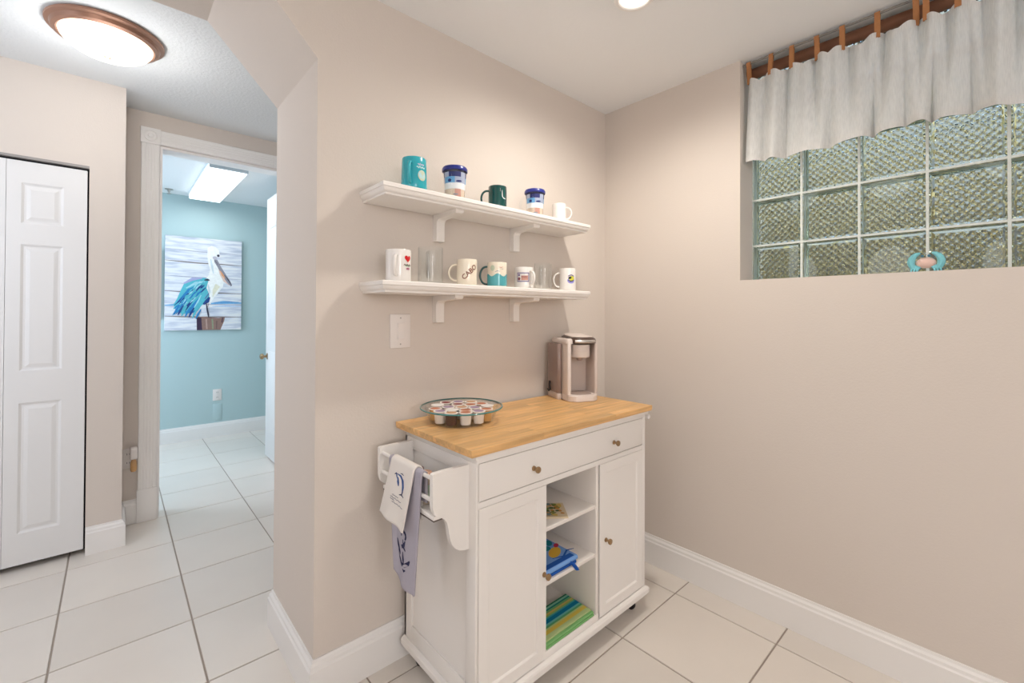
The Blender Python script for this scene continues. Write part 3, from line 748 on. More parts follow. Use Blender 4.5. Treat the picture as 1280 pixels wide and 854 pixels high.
gy = PC('bill_grey', (142, 140, 150)); og = PC('bill_orange', (226, 160, 112)); dk = PC('dark', (58, 56, 74)); pk = PC('pouch', (226, 196, 182))
pz(pk, [(.66, .27), (.74, .38), (.80, .47), (.86, .505), (.82, .50), (.745, .46), (.69, .38)])
pz(gy, [(.615, .215), (.66, .225), (.71, .30), (.78, .385), (.84, .455), (.865, .50), (.85, .515), (.80, .475), (.73, .395), (.66, .30), (.62, .25)])
ps(og, [(.70, .345), (.735, .39), (.765, .425)], .028); ps(dk, [(.76, .39), (.81, .44), (.86, .505)], .014); ps(dk, [(.625, .23), (.67, .28)], .012)
pz(dk, ell(.672, .178, .018, .014, 12)); pz(PC('cheek', (190, 186, 196)), ell(.625, .205, .03, .018, 12))
# wing of blue feathers
b1 = PC('feather_blue', (38, 128, 186)); b2 = PC('feather_teal', (86, 182, 196)); b3 = PC('feather_navy', (28, 66, 132)); b4 = PC('feather_pale', (160, 212, 222)); b5 = PC('feather_lilac', (164, 166, 204))
pz(b2, [(.55, .44), (.48, .43), (.36, .44), (.24, .49), (.20, .56), (.15, .66), (.10, .735), (.13, .75), (.13, .80), (.22, .825), (.34, .815), (.41, .79), (.46, .73), (.53, .69), (.56, .62), (.52, .54)])
for i, (m, q, w) in enumerate(((b5, [(.46, .435), (.34, .45), (.23, .50)], .05), (b4, [(.50, .47), (.38, .49), (.26, .55)], .04), (b1, [(.42, .52), (.30, .57), (.16, .70)], .055), (b3, [(.30, .60), (.22, .66), (.12, .735)], .04),
        (b1, [(.30, .64), (.22, .72), (.15, .79)], .06), (b4, [(.40, .57), (.31, .65), (.24, .74)], .03), (b3, [(.36, .66), (.29, .73), (.24, .80)], .04), (b1, [(.42, .66), (.35, .74), (.30, .805)], .05),
        (b4, [(.45, .62), (.41, .69), (.36, .76)], .022), (b2, [(.46, .68), (.42, .74), (.37, .80)], .04), (b3, [(.20, .69), (.16, .75)], .03), (b1, [(.24, .80), (.34, .805), (.40, .785)], .03), (dk, [(.49, .455), (.53, .45), (.56, .455)], .035), (b3, [(.56, .64), (.53, .685), (.48, .72)], .06), (PC('wing_purple', (92, 92, 150)), [(.55, .60), (.50, .66)], .03))):
    ps(m, q, w)
rf_ = random.Random(21)
for k in range(46):
    q = rf_.random(); u0 = .50-.34*q+rf_.uniform(-.03, .05); v0_ = .47+.27*q+rf_.uniform(-.04, .07); l = rf_.uniform(.05, .12)
    if v0_ > .80 or v0_ < .45 or u0 < .16: continue
    ps(rf_.choice((b1, b2, b3, b4, b1, b2)), [(u0, v0_), (u0-l*.45, v0_+l*.32), (u0-l*.8, v0_+l*.75)], rf_.uniform(.012, .028))
for k in range(7):
    u0 = .13+.045*k; v0_ = .755+.008*k
    ps((b1, b3, b2)[k % 3], [(u0+.05, v0_-.03), (u0+.01, v0_+.03), (u0-.015, v0_+.075)], .03)
ps(dk, [(.515, .70), (.53, .77), (.545, .83), (.55, .865)], .022); ps(dk, [(.55, .862), (.59, .868)], .016); ps(PC('leg_rust', (150, 110, 100)), [(.55, .71), (.535, .75)], .014)
mats = []; mb = MB()
for k, (m, pts) in enumerate(pol):
    if m not in mats: mats.append(m)
    mb.mi = mats.index(m); y = PYF-.0004-.00006*k
    mb.face([mb.bm.verts.new((x, y, z)) for x, z in pts])
mb.bm.normal_update(); bmesh.ops.triangulate(mb.bm, faces=mb.bm.faces, ngon_method='EAR_CLIP')
mb.build('painted_pelican', mats, t, smooth=0)

# ================================================================== KITCHEN CART
CX0, CX1, CYF, CYB = -1.283, -.353, -.475, -.045
ZB, ZTOP = .105, .871
ct = thing('kitchen_cart', 'white rolling kitchen cart with butcher block top in the corner', 'cart', ((CX0+CX1)/2, (CYF+CYB)/2, 0))
# butcher block: staves side by side, each its own piece
WOODS = []
def wood(name, rgb):
    m = bpy.data.materials.new(name); m.use_nodes = True; nt = m.node_tree; b = nt.nodes['Principled BSDF']; b.inputs['Roughness'].default_value = .38; b.inputs['Specular IOR Level'].default_value = .45
    tc = nt.nodes.new('ShaderNodeTexCoord'); mp = nt.nodes.new('ShaderNodeMapping'); mp.inputs['Scale'].default_value = (2.2, 26, 26)
    oi = nt.nodes.new('ShaderNodeObjectInfo'); nz = nt.nodes.new('ShaderNodeTexNoise'); nz.noise_dimensions = '4D'; nz.inputs['Scale'].default_value = 2.2; nz.inputs['Detail'].default_value = 6
    ml = nt.nodes.new('ShaderNodeMath'); ml.operation = 'MULTIPLY'; ml.inputs[1].default_value = 50
    nt.links.new(oi.outputs['Random'], ml.inputs[0]); nt.links.new(ml.outputs[0], nz.inputs['W'])
    cr = nt.nodes.new('ShaderNodeValToRGB'); e = cr.color_ramp.elements; e[0].position = .3; e[1].position = .72
    e[0].color = L([c*.86 for c in rgb]); e[1].color = L([min(255, c*1.05) for c in rgb])
    hs = nt.nodes.new('ShaderNodeHueSaturation'); mr = nt.nodes.new('ShaderNodeMapRange'); mr.inputs['To Min'].default_value = .86; mr.inputs['To Max'].default_value = 1.10
    nt.links.new(tc.outputs['Object'], mp.inputs[0]); nt.links.new(mp.outputs[0], nz.inputs['Vector']); nt.links.new(nz.outputs['Fac'], cr.inputs[0]); nt.links.new(cr.outputs[0], hs.inputs['Color'])
    nt.links.new(oi.outputs['Random'], mr.inputs[0]); nt.links.new(mr.outputs[0], hs.inputs['Value']); nt.links.new(hs.outputs[0], b.inputs['Base Color']); return m
OAK = wood('butcher_block', (236, 186, 124))
TX0, TX1, TYF, TYB, TZ0, TZ1 = -1.316, -.330, -.497, -.030, .871, .893
top = MB().box(TX0+.002, TX1-.002, TYF+.002, TYB-.002, TZ0, TZ0+.006).build('countertop', OAK, ct, smooth=0)
ns = 11; sw = (TYB-TYF)/ns; rs_ = random.Random(11)
for i in range(ns):
    y0, y1 = TYF+i*sw, TYF+(i+1)*sw; x = TX0; first = True
    cuts = [TX0]; q = TX0 + rs_.uniform(.18, .45)
    while q < TX1-.15: cuts.append(q); q += rs_.uniform(.3, .5)
    cuts.append(TX1)
    for a, b in zip(cuts, cuts[1:]):
        MB().box(a, b, y0, y1, TZ0+.006, TZ1, .0008, 1).build('stave', OAK, top, smooth=0)
# carcass
P_ = .018
def part(name, bx, mat=CART, bev=.0012, parent=ct):
    return MB().box(*bx, bev).build(name, mat, parent)
part('top_rail', (CX0+.002, CX1-.002, CYF-.002, CYB, .842, TZ0, ))
part('top_moulding', (CX0-.010, CX1+.010, CYF-.012, CYB, .856, TZ0), bev=.004)
part('back_panel', (CX0, CX1, CYB-.012, CYB, ZB, .842))
# left and right sides as frame and sunk panel
for nm, xo, xi in (('left', CX0, CX0+P_), ('right', CX1, CX1-P_)):
    s = 1 if xi > xo else -1
    part('side_panel', (xo+s*.007, xi, CYF+.004, CYB-.012, ZB, .842), bev=0)
    mb = MB(); xa, xb = xo, xo+s*.0072
    mb.box(xa, xb, CYF, CYF+.048, ZB, .842, .001); mb.box(xa, xb, CYB-.05, CYB, ZB, .842, .001)
    mb.box(xa, xb, CYF+.048, CYB-.05, ZB, ZB+.055, .001); mb.box(xa, xb, CYF+.048, CYB-.05, .80, .842, .001)
    mb.build('side_frame', CART, ct)
# front posts, rail under the drawer, dividers
part('front_post', (CX0+.0072, CX0+.0095, CYF, CYF+.03, ZB, .842), bev=.001)
part('front_post', (CX1-.019, CX1-.0072, CYF, CYF+.03, ZB, .842), bev=.001)
part('drawer_rail', (CX0+.0095, CX1-.019, CYF+.001, CYF+.03, .7035, .7225))
part('divider', (-.976-.016, -.974, CYF+.0215, CYB-.012, ZB, .7035), INCART)
part('divider', (-.700, -.684, CYF+.001, CYB-.012, ZB, .7035), INCART)
part('cabinet_floor', (CX0+P_, CX1-P_, CYF+.022, CYB-.012, ZB, .131), INCART)
part('cabinet_ceiling', (CX0+P_, CX1-P_, CYF+.03, CYB-.012, .7035, .7075), INCART)
part('sill_strip', (-.990, -.684, CYF-.001, CYF+.022, ZB, .131))
for z in (.5525, .365):
    part('shelf', (-.9738, -.7002, CYF+.004, CYB-.0125, z-.014, z), INCART)
mb = MB(); mb.box(-.9735, -.955, CYF+.05, CYF+.075, .664, .70, .002); mb.lathe([(.007, -.964), (.007, -.945), (.003, -.943)], (0, CYF+.062, .683), 12, 'x')
mb.build('hinge', M('dark_bronze', (62, 40, 28), .4, .7), ct)
# base moulding
mb = MB()
pr = [(CX0, ), ]
for x0, x1, y0, y1 in ((CX0, CX1, CYF, CYB),):
    rs = [[(x0-d, y0-d, z), (x1+d, y0-d, z), (x1+d, y1, z), (x0-d, y1, z)] for d, z in ((.004, .07), (.011, .072), (.014, .078), (.014, .094), (.011, .1), (.002, .1048), (0, ZB))]
    mb.rings(rs)
mb.build('base_moulding', CART, ct, smooth=20)
# drawer
dx0, dx1 = -1.2715, -.3735
dr = MB().box(dx0, dx1, CYF-.0005, CYF+.018, .7255, .8395, .002).build('drawer', CART, ct)
def knob(x, z, parent, y=CYF-.0005):
    mb = MB(); mb.lathe([(.0085, y), (.0085, y-.003), (.0045, y-.005), (.0045, y-.013), (.0095, y-.017), (.0115, y-.021), (.0105, y-.025), (.004, y-.027), (.0005, y-.0272)], (x, 0, z), 18, 'y')
    return mb.build('knob', KNOB, parent, smooth=45)
knob(-1.041, .775, dr); knob(-.586, .775, dr)
# doors: frame with a sunk panel
def cdoor(x0, x1, kx):
    z0, z1 = .108, .703; y0, y1 = CYF-.0005, CYF+.018; f = .043
    mb = MB(); mb.box(x0, x1, y0+.006, y1, z0, z1); dm = None
    d = mb.build('cabinet_door', CART, ct, smooth=0)
    mb = MB()
    # continuous face frame with a bevelled inner edge
    def ring(i, y, k=0): return [(x0+i, y, z0+i), (x1-i, y, z0+i), (x1-i, y, z1-i), (x0+i, y, z1-i)]
    mb.rings([ring(0, y0+.0065), ring(0, y0+.001), ring(.001, y0), ring(f-.005, y0), ring(f-.003, y0+.0015), ring(f, y0+.0055), ring(f, y0+.0065)], False, False)
    mb.build('door_frame', CART, d, smooth=20)
    knob(kx, .40, d)
cdoor(-1.2715, -.9775, -.989); cdoor(-.676, -.3735, -.638)
# casters
for x, y in ((-1.245, -.09), (-1.245, -.43), (-.395, -.43), (-.395, -.09)):
    c = MB().box(x-.016, x+.016, y-.016, y+.016, .064, .07).build('caster', BLACKP, ct)
    mb = MB(); mb.box(x-.013, x-.010, y-.012, y+.012, .022, .065, .001); mb.box(x+.010, x+.013, y-.012, y+.012, .022, .065, .001); mb.build('fork', NICKEL, c)
    mb = MB(); mb.lathe([(.012, x-.009), (.021, x-.008), (.022, x-.005), (.022, x+.005), (.021, x+.008), (.012, x+.009)], (0, y, .022), 20, 'x'); mb.build('wheel', BLACKP, c)
# spice rack on the left side
RX = -1.411
def scroll(y0, y1):
    z1 = .833
    # outline x,z: straight outer edge, then S curve down to the foot
    o = [(CX0, z1), (RX+.004, z1), (RX, z1-.004), (RX, .740), (RX+.002, .728), (RX+.008, .714)]
    o += [(-1.394+.0, .706), (-1.381, .700), (-1.370, .692), (-1.362, .680), (-1.357, .664), (-1.354, .645), (-1.350, .625), (-1.343, .608), (-1.332, .594), (-1.318, .584), (-1.300, .578), (CX0, .576)]
    return MB().prism(o, 'y', y0, y1).build('rack_panel', CART, ct, smooth=30)
scroll(-.440, -.424); scroll(-.100, -.084)
for z in (.812, .748):
    MB().tube([(-1.399, -.43, z), (-1.399, -.094, z)], .0062, 12).build('rack_rail', CART, ct)
part('rack_shelf', (-1.398, CX0, -.424, -.100, .690, .702))
MB().box(-1.3975, CX0-.001, -.4235, -.1005, .686, .69).build('rack_shadow_line', M('rack_shadow_strip', (96, 84, 76), .7), ct, smooth=0)  # dark strip paints the shadow line under the rack shelf
# towel bar on the right side
mb = MB(); mb.lathe([(.004, -.480), (.010, -.476), (.012, -.468), (.012, -.10), (.010, -.093), (.004, -.088)], (-.322, 0, .838), 16, 'y'); mb.build('side_rail', CART, ct)
for y in (-.40, -.12): part('rail_bracket', (CX1, -.322, y-.008, y+.008, .83, .846), bev=.002)

# ------------------------------------------------------------------ towels on the rack rail
def towel_mat(name, rgb, sc=900):
    return M(name, rgb, .95, bump=(sc, .5, .0012), spec=.1)
def hang(name, label, mat, ytop, ybot, zbot, zbk, xo, rod_z, rod_x, thick, group=None, zcorner=None, seed=0, gap=0):
    """cloth folded over the rail: outer leaf to zbot, inner leaf to zbk"""
    rt = .0062+thick/2+gap+.0005; rnd = random.Random(seed); ph = rnd.uniform(0, 6)
    L1 = rod_z-zbot; L2 = rod_z-zbk; half = PI*rt; tot = L1+half+L2
    def fn(u, v):
        s = v*tot
        if s < L2: x, z, k = rod_x+rt, zbk+s, 0
        elif s < L2+half:
            a = (s-L2)/rt; x, z, k = rod_x+rt*math.cos(a), rod_z+rt*math.sin(a), 0
        else:
            d = s-L2-half; k = d/L1
            zz = (zcorner(u) if zcorner else 0)
            x, z = rod_x-rt-xo*k, rod_z-d+zz*k
            x += .0035*math.sin(u*9+ph)*k
        k = k if s >= L2+half else 0
        ya = ytop[0]+(ybot[0]-ytop[0])*k; yb = ytop[1]+(ybot[1]-ytop[1])*k
        return (x, ya+(yb-ya)*u, z)
    mb = MB(); mb.grid(fn, 24, 60)
    o = mb.build(name, mat, None, smooth=180)
    md = o.modifiers.new('thickness', 'SOLIDIFY'); md.thickness = thick; md.offset = 0
    return o, fn, (L2+half)/tot
TWW = towel_mat('towel_white', (238, 230, 222)); TWG = towel_mat('towel_lavender', (178, 172, 182))
INK = M('ink_navy', (34, 36, 74), .8); INKB = M('ink_blue', (62, 92, 152), .8); INKG = M('ink_grey', (170, 164, 164), .9)
def flatprint(t, name, polys, fn, v0, off):
    """print laid on the outer leaf of a hung towel: coordinates in (u, metres below the rail)"""
    mats = []; mb = MB()
    for m, pts in polys:
        if m not in mats: mats.append(m)
        mb.mi = mats.index(m)
        vs = []
        for u, k in pts:
            p = Vector(fn(u, v0+(1-v0)*k)); vs.append(mb.bm.verts.new((p.x-off, p.y, p.z)))
        mb.face(vs)
    mb.bm.normal_update(); bmesh.ops.triangulate(mb.bm, faces=mb.bm.faces, ngon_method='EAR_CLIP')
    return mb.build(name, mats, t, smooth=0)
gt, fn, v0 = hang('hand_towel', 'lavender grey towel with navy anchor print hanging under the white towel', TWG, (-.168, -.374), (-.215, -.336), .436, .725, .004, .812, -1.399, .005, seed=2, zcorner=lambda u: .035*max(0, (.38-u)/.38)**.8)
tag(gt, gt.name and 'lavender grey towel with navy anchor print hanging under the white towel', 'towel')
P = []
def sp(m, pts, w):
    A = 2.2; q = stroke([(u, k*A) for u, k in pts], w); P.append((m, [(u, k/A) for u, k in q]))
sp(INK, [(.52+.10*math.cos(q), .565+.035*math.sin(q)) for q in [math.radians(150+i*26) for i in range(11)]], .055)
sp(INK, [(.60, .60), (.56, .64), (.46, .665), (.42, .655)], .07); sp(INK, [(.50, .60), (.54, .66), (.62, .68)], .07)
sp(INK, [(.22, .66), (.26, .70), (.34, .735), (.36, .75)], .09); sp(INK, [(.50, .70), (.53, .76), (.55, .80)], .085)
sp(INK, [(.34, .775), (.46, .81), (.60, .80), (.74, .765), (.78, .74)], .075); sp(INK, [(.50, .84), (.56, .85), (.64, .835)], .05); sp(INK, [(.27, .735), (.33, .79), (.42, .82)], .05)
flatprint(gt, 'anchor_print', P, fn, v0, .0032)
wt, fn, v0 = hang('hand_towel', 'short white hand towel with blue motif draped over the cart rail', TWW, (-.193, -.338), (-.150, -.314), .628, .66, .022, .812, -1.399, .005, seed=4, gap=.0056, zcorner=lambda u: -.012*math.sin(u*PI)*0++.012-.012*u+.012*max(0, math.sin((u-.75)*9))*0)
tag(wt, 'short white hand towel with blue motif draped over the cart rail', 'towel')
P = []
sp(INKB, [(.42, .15), (.55, .16), (.66, .22), (.71, .32), (.72, .42)], .075); sp(INK, [(.62, .22), (.69, .30), (.72, .40), (.71, .47)], .05)
sp(INKB, [(.46, .20), (.50, .28), (.54, .34)], .08); sp(INK, [(.30, .18), (.36, .15), (.42, .16)], .05); sp(INK, [(.52, .12), (.60, .115), (.66, .13)], .04); sp(INK, [(.62, .475), (.70, .455), (.80, .48)], .06)
sp(INKB, [(.36, .14), (.40, .19), (.44, .23)], .05)
for k, (u0, u1) in ((.52, (.38, .62)), (.565, (.32, .74)), (.60, (.34, .5)), (.635, (.42, .84))):
    sp(INKG, [(u0+(u1-u0)*i/10, k+.05*(u0+(u1-u0)*i/10-.3)+.008*math.sin(i*2.4)) for i in range(11)], .035)
flatprint(wt, 'blue_print', P, fn, v0, .0032)
# jars in the spice rack
def jar(y, label, body, lid, lab):
    t = thing('spice_jar', label, 'jar', (-1.362, y, .702))
    mb = MB(); mb.lathe([(.020, .702), (.022, .704), (.022, .772), (.018, .779)], (-1.362, y, 0), 20); mb.build('body', body, t)
    mb = MB(); mb.lathe([(.0195, .7785), (.021, .78), (.021, .795), (.019, .797)], (-1.362, y, 0), 20); mb.build('lid', lid, t)
    mb = MB(); mb.lathe([(.0225, .715), (.0225, .762)], (-1.362, y, 0), 20, cap0=False, cap1=False); mb.build('label_band', lab, t)
    mb = MB(); c = math.radians(237)
    p = [(.0229*math.cos(c+a/.0229), .0229*math.sin(c+a/.0229), z) for a, z in ell(0, .742, .007, .008, 12)]
    mb.face([mb.bm.verts.new((-1.362+a, y+b, z)) for a, b, z in p]); mb.build('label_spot', BLK, t, smooth=0)
jar(-.318, 'spice jar with peach lid and pale green label nearest the front rack panel', M('jar_body', (206, 190, 170), .3), M('jar_lid_peach', (232, 184, 156), .4), M('jar_label_green', (200, 222, 200), .5))
jar(-.268, 'spice jar with dark maroon lid second from the front rack panel', M('jar_body_brown', (120, 86, 72), .3), M('jar_lid_maroon', (108, 60, 62), .4), M('jar_label_cream', (226, 216, 200), .5))

# ------------------------------------------------------------------ things on the cart's shelves
t = thing('paper_napkins', 'small stack of green and orange printed napkins on top inner shelf', 'napkins', (-.872, -.392, .5525))
CN = M('napkin_white', (224, 204, 170), .8)
def npt(u, v, z):   # square rotated on the shelf
    a = math.radians(-38); c, s = math.cos(a), math.sin(a); x, y = (u-.5)*.118, (v-.5)*.118
    return (-.872+x*c-y*s, -.392+x*s+y*c, z)
for k, dz in enumerate((.0, .0022, .0044)):
    mb = MB(); d = .02*k/3
    mb.rings([[npt(d+.01*k, .0+d, .5526+dz), npt(1-.004*k, .0, .5526+dz), npt(1, 1, .5526+dz), npt(0, 1, .5526+dz)], [npt(d+.01*k, .0+d, .5544+dz), npt(1-.004*k, .0, .5544+dz), npt(1, 1, .5544+dz), npt(0, 1, .5544+dz)]])
    mb.build('napkin', CN, t, smooth=0)
rp = random.Random(8); mats = [M('nap_green', (120, 136, 66), .7), M('nap_orange', (206, 146, 76), .7), M('nap_blue', (130, 150, 146), .7), M('nap_olive', (84, 100, 52), .7), M('nap_gold', (214, 184, 104), .7)]
mb = MB()
for k in range(60):
    mb.mi = rp.randrange(5); q = ell(rp.uniform(.12, .88), rp.uniform(.12, .88), rp.uniform(.05, .11), rp.uniform(.03, .08), 9, rp.uniform(0, 3))
    mb.face([mb.bm.verts.new(npt(u, v, .5590+.00005*k)) for u, v in q])
mb.build('floral_print', mats, t, smooth=0)

BT = towel_mat('beach_towel_blue', (44, 92, 172), 500); BT2 = towel_mat('beach_towel_light', (120, 160, 214), 500)
t = thing('folded_towel', 'folded blue towel with bright fish print and loop on middle inner shelf', 'towel', (-.915, -.35, .365))
def roll(y0, y1, x0, x1, z, h, name, mats, par):
    """soft folded slab with a rounded front fold"""
    mb = MB(); pts = [(y1, z), (y1, z+h)] + [(y0+h/2-h/2*math.sin(math.radians(a)), z+h/2+h/2*math.cos(math.radians(a))) for a in range(0, 181, 20)]
    mb.prism(pts, 'x', x0, x1); return mb.build(name, mats, par, smooth=50)
roll(-.466, -.16, -.972, -.806, .3653, .015, 'lower_fold', BT, t)
roll(-.470, -.17, -.971, -.802, .3806, .016, 'upper_fold', BT2, t)
mb = MB(); mt = [towel_mat('fish_red', (196, 66, 92), 500), towel_mat('fish_yellow', (224, 180, 74), 500), towel_mat('fish_teal', (40, 130, 140), 500), BT, towel_mat('fish_rose', (222, 150, 160), 500)]
zt = .3971
for m, q in ((3, rect(-1.04, -.462, -.885, -.44)), (1, ell(-.925, -.400, .04, .022, 14, .5)), (2, ell(-.94, -.355, .03, .02, 12, -.5)), (0, ell(-.955, -.32, .028, .022, 12, .3)), (4, ell(-.915, -.295, .03, .02, 12)), (2, ell(-.895, -.34, .022, .014, 12, .9)), (0, ell(-.885, -.37, .016, .01, 10, .6)), (3, stroke([(-.965, -.425), (-.92, -.44), (-.88, -.42), (-.85, -.43)], .008)), (2, ell(-.955, -.27, .03, .018, 12)), (1, ell(-.90, -.25, .03, .016, 12))):
    mb.mi = m; zt += .00005; mb.face([mb.bm.verts.new((x+.072, y, zt)) for x, y in q])
mb.build('fish_print', mt, t, smooth=0)
MB().tube([(-.845, -.455, .384), (-.842, -.478, .383), (-.838, -.490, .376), (-.836, -.497, .366), (-.834, -.490, .368), (-.832, -.470, .376)], (.0065, .0018), 8).build('hanging_loop', BT, t)

t = thing('placemat', 'folded green, yellow and teal striped placemat on the bottom inner shelf', 'placemat', (-.855, -.36, .131))
stripes = [((126, 176, 112), .018), ((196, 214, 150), .030), ((222, 200, 92), .022), ((196, 208, 136), .010), ((96, 170, 120), .012), ((110, 190, 180), .012), ((20, 122, 160), .024), ((70, 168, 170), .010), ((150, 186, 106), .012), ((206, 180, 104), .010), ((116, 176, 120), .014), ((40, 126, 116), .010), ((140, 200, 170), .012), ((46, 112, 84), .010)]
for lay_, zz in ((0, .1312), (1, .1393)):
    y = -.474+.002*lay_
    for k, (c, w) in enumerate(stripes):
        w *= .70
        mb = MB(); mb.box(-.9725, -.708+.0*lay_, y, y+w, zz, zz+.0078, .0022 if k in (0,) else 0, 1)
        mb.build('stripe', towel_mat('stripe_%02d' % k, c, 600), t, smooth=0); y += w

# ================================================================== DISH OF COFFEE PODS
DX, DY, DZ = -1.125, -.178, TZ1
t = thing('glass_pie_dish', 'clear glass pie dish with blue green rim on the butcher block', 'dish', (DX, DY, DZ))
mb = MB(); mb.lathe([(.104, DZ+.0005), (.116, DZ+.003), (.138, DZ+.050), (.151, DZ+.0525), (.151, DZ+.0558), (.136, DZ+.0545), (.113, DZ+.0065), (.104, DZ+.0055)], (DX, DY, 0), 56)
mb.build('bowl', CLEAR, t, smooth=40)
mb = MB(); mb.lathe([(.1505, DZ+.0515), (.1535, DZ+.0525), (.1545, DZ+.0545), (.1535, DZ+.0566), (.1505, DZ+.0572), (.1485, DZ+.0565)], (DX, DY, 0), 64, cap0=False, cap1=False)
mb.build('rim', M('rim_glass', (70, 132, 130), .12, spec=.6, coat=.4), t, smooth=60)
CUPM = M('pod_cup', (234, 224, 216), .4); RIMM = M('pod_rim', (240, 230, 222), .4)
lidc = {'orange brown': (186, 104, 62), 'purple': (150, 124, 156), 'white': (238, 234, 230), 'dark red': (128, 40, 34), 'tan': (200, 150, 108)}
LIDM = {k: M('pod_lid_'+k.replace(' ', '_'), v, .35, spec=.5) for k, v in lidc.items()}
CUPD = M('pod_cup_dark', (72, 44, 40), .4); CUPA = M('pod_cup_amber', (212, 160, 96), .4)
pm = {}
def pod(x, y, z, col, rx=0, ry=0, cup=CUPM, where=''):
    t = thing('coffee_pod', 'coffee pod with %s lid, %s' % (col, where), 'coffee pod', (x, y, z), 0, 'coffee pods in the glass dish')
    t.rotation_euler = (rx, ry, random.uniform(0, 6))
    def get(nm, prof, mat, **k):
        key = (nm, mat.name)
        if key not in pm:
            mb = MB(); mb.lathe(prof, seg=20, **k); pm[key] = mb.mesh(nm, mat, smooth=40)
        o = bpy.data.objects.new(nm, pm[key]); COL.objects.link(o); o.parent = t
    get('cup', [(.0165, 0), (.018, .001), (.0215, .040), (.0245, .041)], cup, cap1=False)
    get('rim', [(.0245, .041), (.0250, .0418), (.0246, .0428), (.0186, .0432)], RIMM, cap0=False, cap1=False)
    get('lid', [(.0188, .0431), (.012, .0436), (.001, .0438)], LIDM[col], cap0=False)
cols = ['tan', 'orange brown', 'dark red', 'purple', 'white', 'orange brown', 'purple'] + ['orange brown', 'tan', 'purple', 'dark red', 'white', 'orange brown', 'purple', 'tan', 'orange brown', 'purple', 'orange brown', 'white']
k = 0
for rad, n, off in ((0, 1, 0), (.0505, 6, .2), (.0972, 12, .05)):
    for i in range(n):
        a = off+2*PI*i/n
        cup = (CUPM, CUPM, CUPA, CUPM, CUPD)[k % 5]
        dirs = ('coffee maker', 'back right', 'wall', 'back left', 'left', 'front left', 'front', 'front right')
        dr_ = dirs[int(round(math.degrees(a)/45)) % 8]
        where = 'centre of the glass dish' if n == 1 else '%s ring of the dish, %s side' % ('inner' if n == 6 else 'outer', dr_)
        pod(DX+rad*math.cos(a), DY+rad*math.sin(a), DZ+.0075+random.uniform(0, .004), cols[k % len(cols)], 0, 0, cup, where); k += 1

# ================================================================== COFFEE MAKER
KX, KY, KR = -.452, -.158, math.radians(-24)
t = thing('coffee_maker', 'taupe single cup coffee maker with grey lid on the cart', 'coffee maker', (KX, KY, TZ1), KR)
TAU = M('coffee_maker_taupe', (206, 190, 180), .35, spec=.5); TAU2 = M('coffee_maker_light', (222, 208, 199), .35, spec=.5); TAU3 = M('coffee_maker_dark', (168, 148, 138), .45)
LIDG = M('coffee_lid_brown', (84, 66, 58), .3, coat=.3); SILV = M('coffee_silver', (196, 190, 184), .25, .7)
def rrect(w0, w1, d0, d1, r, n=6):
    """rounded plan outline x0..x1, y0..y1"""
    pts = []
    for cx, cy, a0 in ((w1-r, d1-r, 0), (w0+r, d1-r, 90), (w0+r, d0+r, 180), (w1-r, d0+r, 270)):
        pts += arc(cx, cy, r, a0, a0+90, n)
    return pts
def slab(outline_fn, levels):
    mb = MB(); mb.rings([[(x, y, z) for x, y in outline_fn(d)] for d, z in levels]); return mb
W = .078
# drip base, rounded front
def base_o(d): return rrect(-W+d, W-d, -.115+d, .10-d, .05-d*.5, 8)
slab(base_o, [(.003, 0), (0, .003), (0, .026), (.003, .030), (.010, .031)]).build('base', TAU2, t, local=True, smooth=40)
slab(lambda d: rrect(-.05+d, .05-d, -.100+d, -.005-d, .035, 8), [(0, .0305), (0, .033), (.002, .034)]).build('drip_tray', TAU3, t, local=True, smooth=40)
# rear housing
slab(lambda d: rrect(-W+.004+d, W-.002-d, .0+d, .10-d, .022, 6), [(0, .030), (0, .262), (.004, .272)]).build('housing', TAU, t, local=True, smooth=40)
# two front cheeks, the left one wide and pale
slab(lambda d: rrect(-W+d, -W+.020-d, -.088+d, .03-d, .008, 5), [(0, .030), (0, .262), (.002, .268)]).build('left_cheek', TAU2, t, local=True, smooth=40)
slab(lambda d: rrect(W-.018+d, W-d, -.088+d, .03-d, .008, 5), [(0, .030), (0, .258), (.002, .264)]).build('right_cheek', TAU, t, local=True, smooth=40)
MB().box(-W+.019, W-.017, .001, .006, .034, .20, .001).build('back_wall', TAU3, t, local=True)
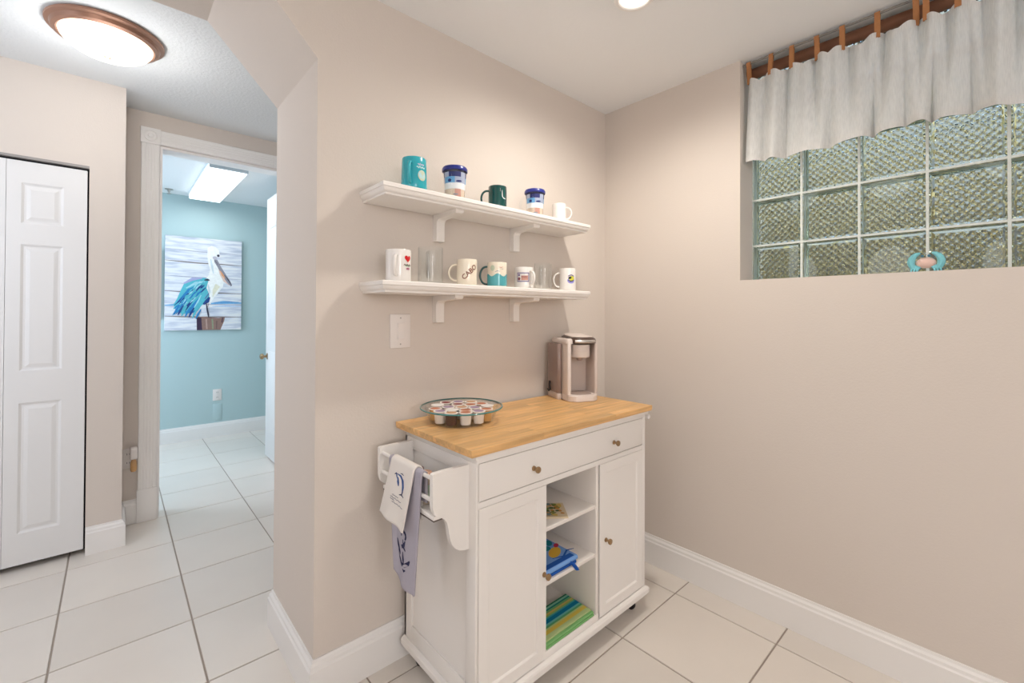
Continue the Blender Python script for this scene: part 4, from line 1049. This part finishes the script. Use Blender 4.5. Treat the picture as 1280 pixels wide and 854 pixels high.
# brew head: drum hanging between the cheeks
mb = MB(); mb.lathe([(.030, .196), (.044, .200), (.046, .206), (.046, .222), (.047, .2225), (.047, .226), (.046, .2265), (.046, .258)], (.0, -.052, 0), 36)
mb.build('brew_head', TAU2, t, local=True, smooth=40)
mb = MB(); mb.lathe([(.010, .182), (.014, .186), (.016, .197)], (.0, -.05, 0), 18); mb.build('spout', TAU3, t, local=True)
# lid: dark dome with pale cap and silver handle
def lid_o(d): return rrect(-W+.020+d, W-.004-d, -.108+d, .07-d, max(.006, .048-d), 8)
mb = MB(); mb.rings([[(x, y, z + .10*max(0, y+.02)*s) for x, y in lid_o(d)] for d, z, s in ((.004, .262, 0), (0, .266, 0), (0, .278, .6), (.004, .286, 1), (.016, .293, 1.2), (.034, .296, 1.3))])
mb.build('lid', LIDG, t, local=True, smooth=50)
mb = MB(); mb.rings([[(x, y, z + .10*max(0, y+.02)*s) for x, y in lid_o(d)] for d, z, s in ((.017, .2932, 1.2), (.020, .2965, 1.25), (.036, .2985, 1.3))])
mb.build('lid_cap', TAU2, t, local=True, smooth=50)
mb = MB()
hp = [(-.046+.0+.098*i/12, -.100-.012*math.sin(PI*i/12), .274) for i in range(13)]
mb.tube(hp, (.007, .004), 8); mb.build('lid_handle', SILV, t, local=True, smooth=60)
# left shoulder that slopes to the reservoir
mb = MB(); mb.rings([[(x, y, z) for x, y in rrect(-W-.003+d, -W+.034-d, -.085+d, .098-d, .014, 6)] for d, z in ((0, .262), (0, .274), (.004, .284), (.012, .288))])
mb.build('shoulder', TAU2, t, local=True, smooth=50)
# clear water tank on the left side with a cord behind it
slab(lambda d: rrect(-W-.024+d, -W-.001-d, -.03+d, .096-d, .010, 5), [(.002, .030), (0, .034), (0, .256), (.002, .26)]).build('water_tank', M('tank_plastic', (176, 152, 142), .15, trans=.35), t, local=True, smooth=40)
slab(lambda d: rrect(-W-.024+d, -W-d, -.03+d, .096-d, .010, 5), [(.002, 0), (0, .003), (0, .024), (.002, .0295)]).build('tank_base', TAU, t, local=True, smooth=40)
MB().tube([(-W-.026, .06, .075), (-W-.032, .05, .058), (-W-.031, .045, .040), (-W-.029, .062, .030), (-W-.027, .08, .033)], .0048, 8).build('cord', BLACKP, t, local=True, smooth=60)
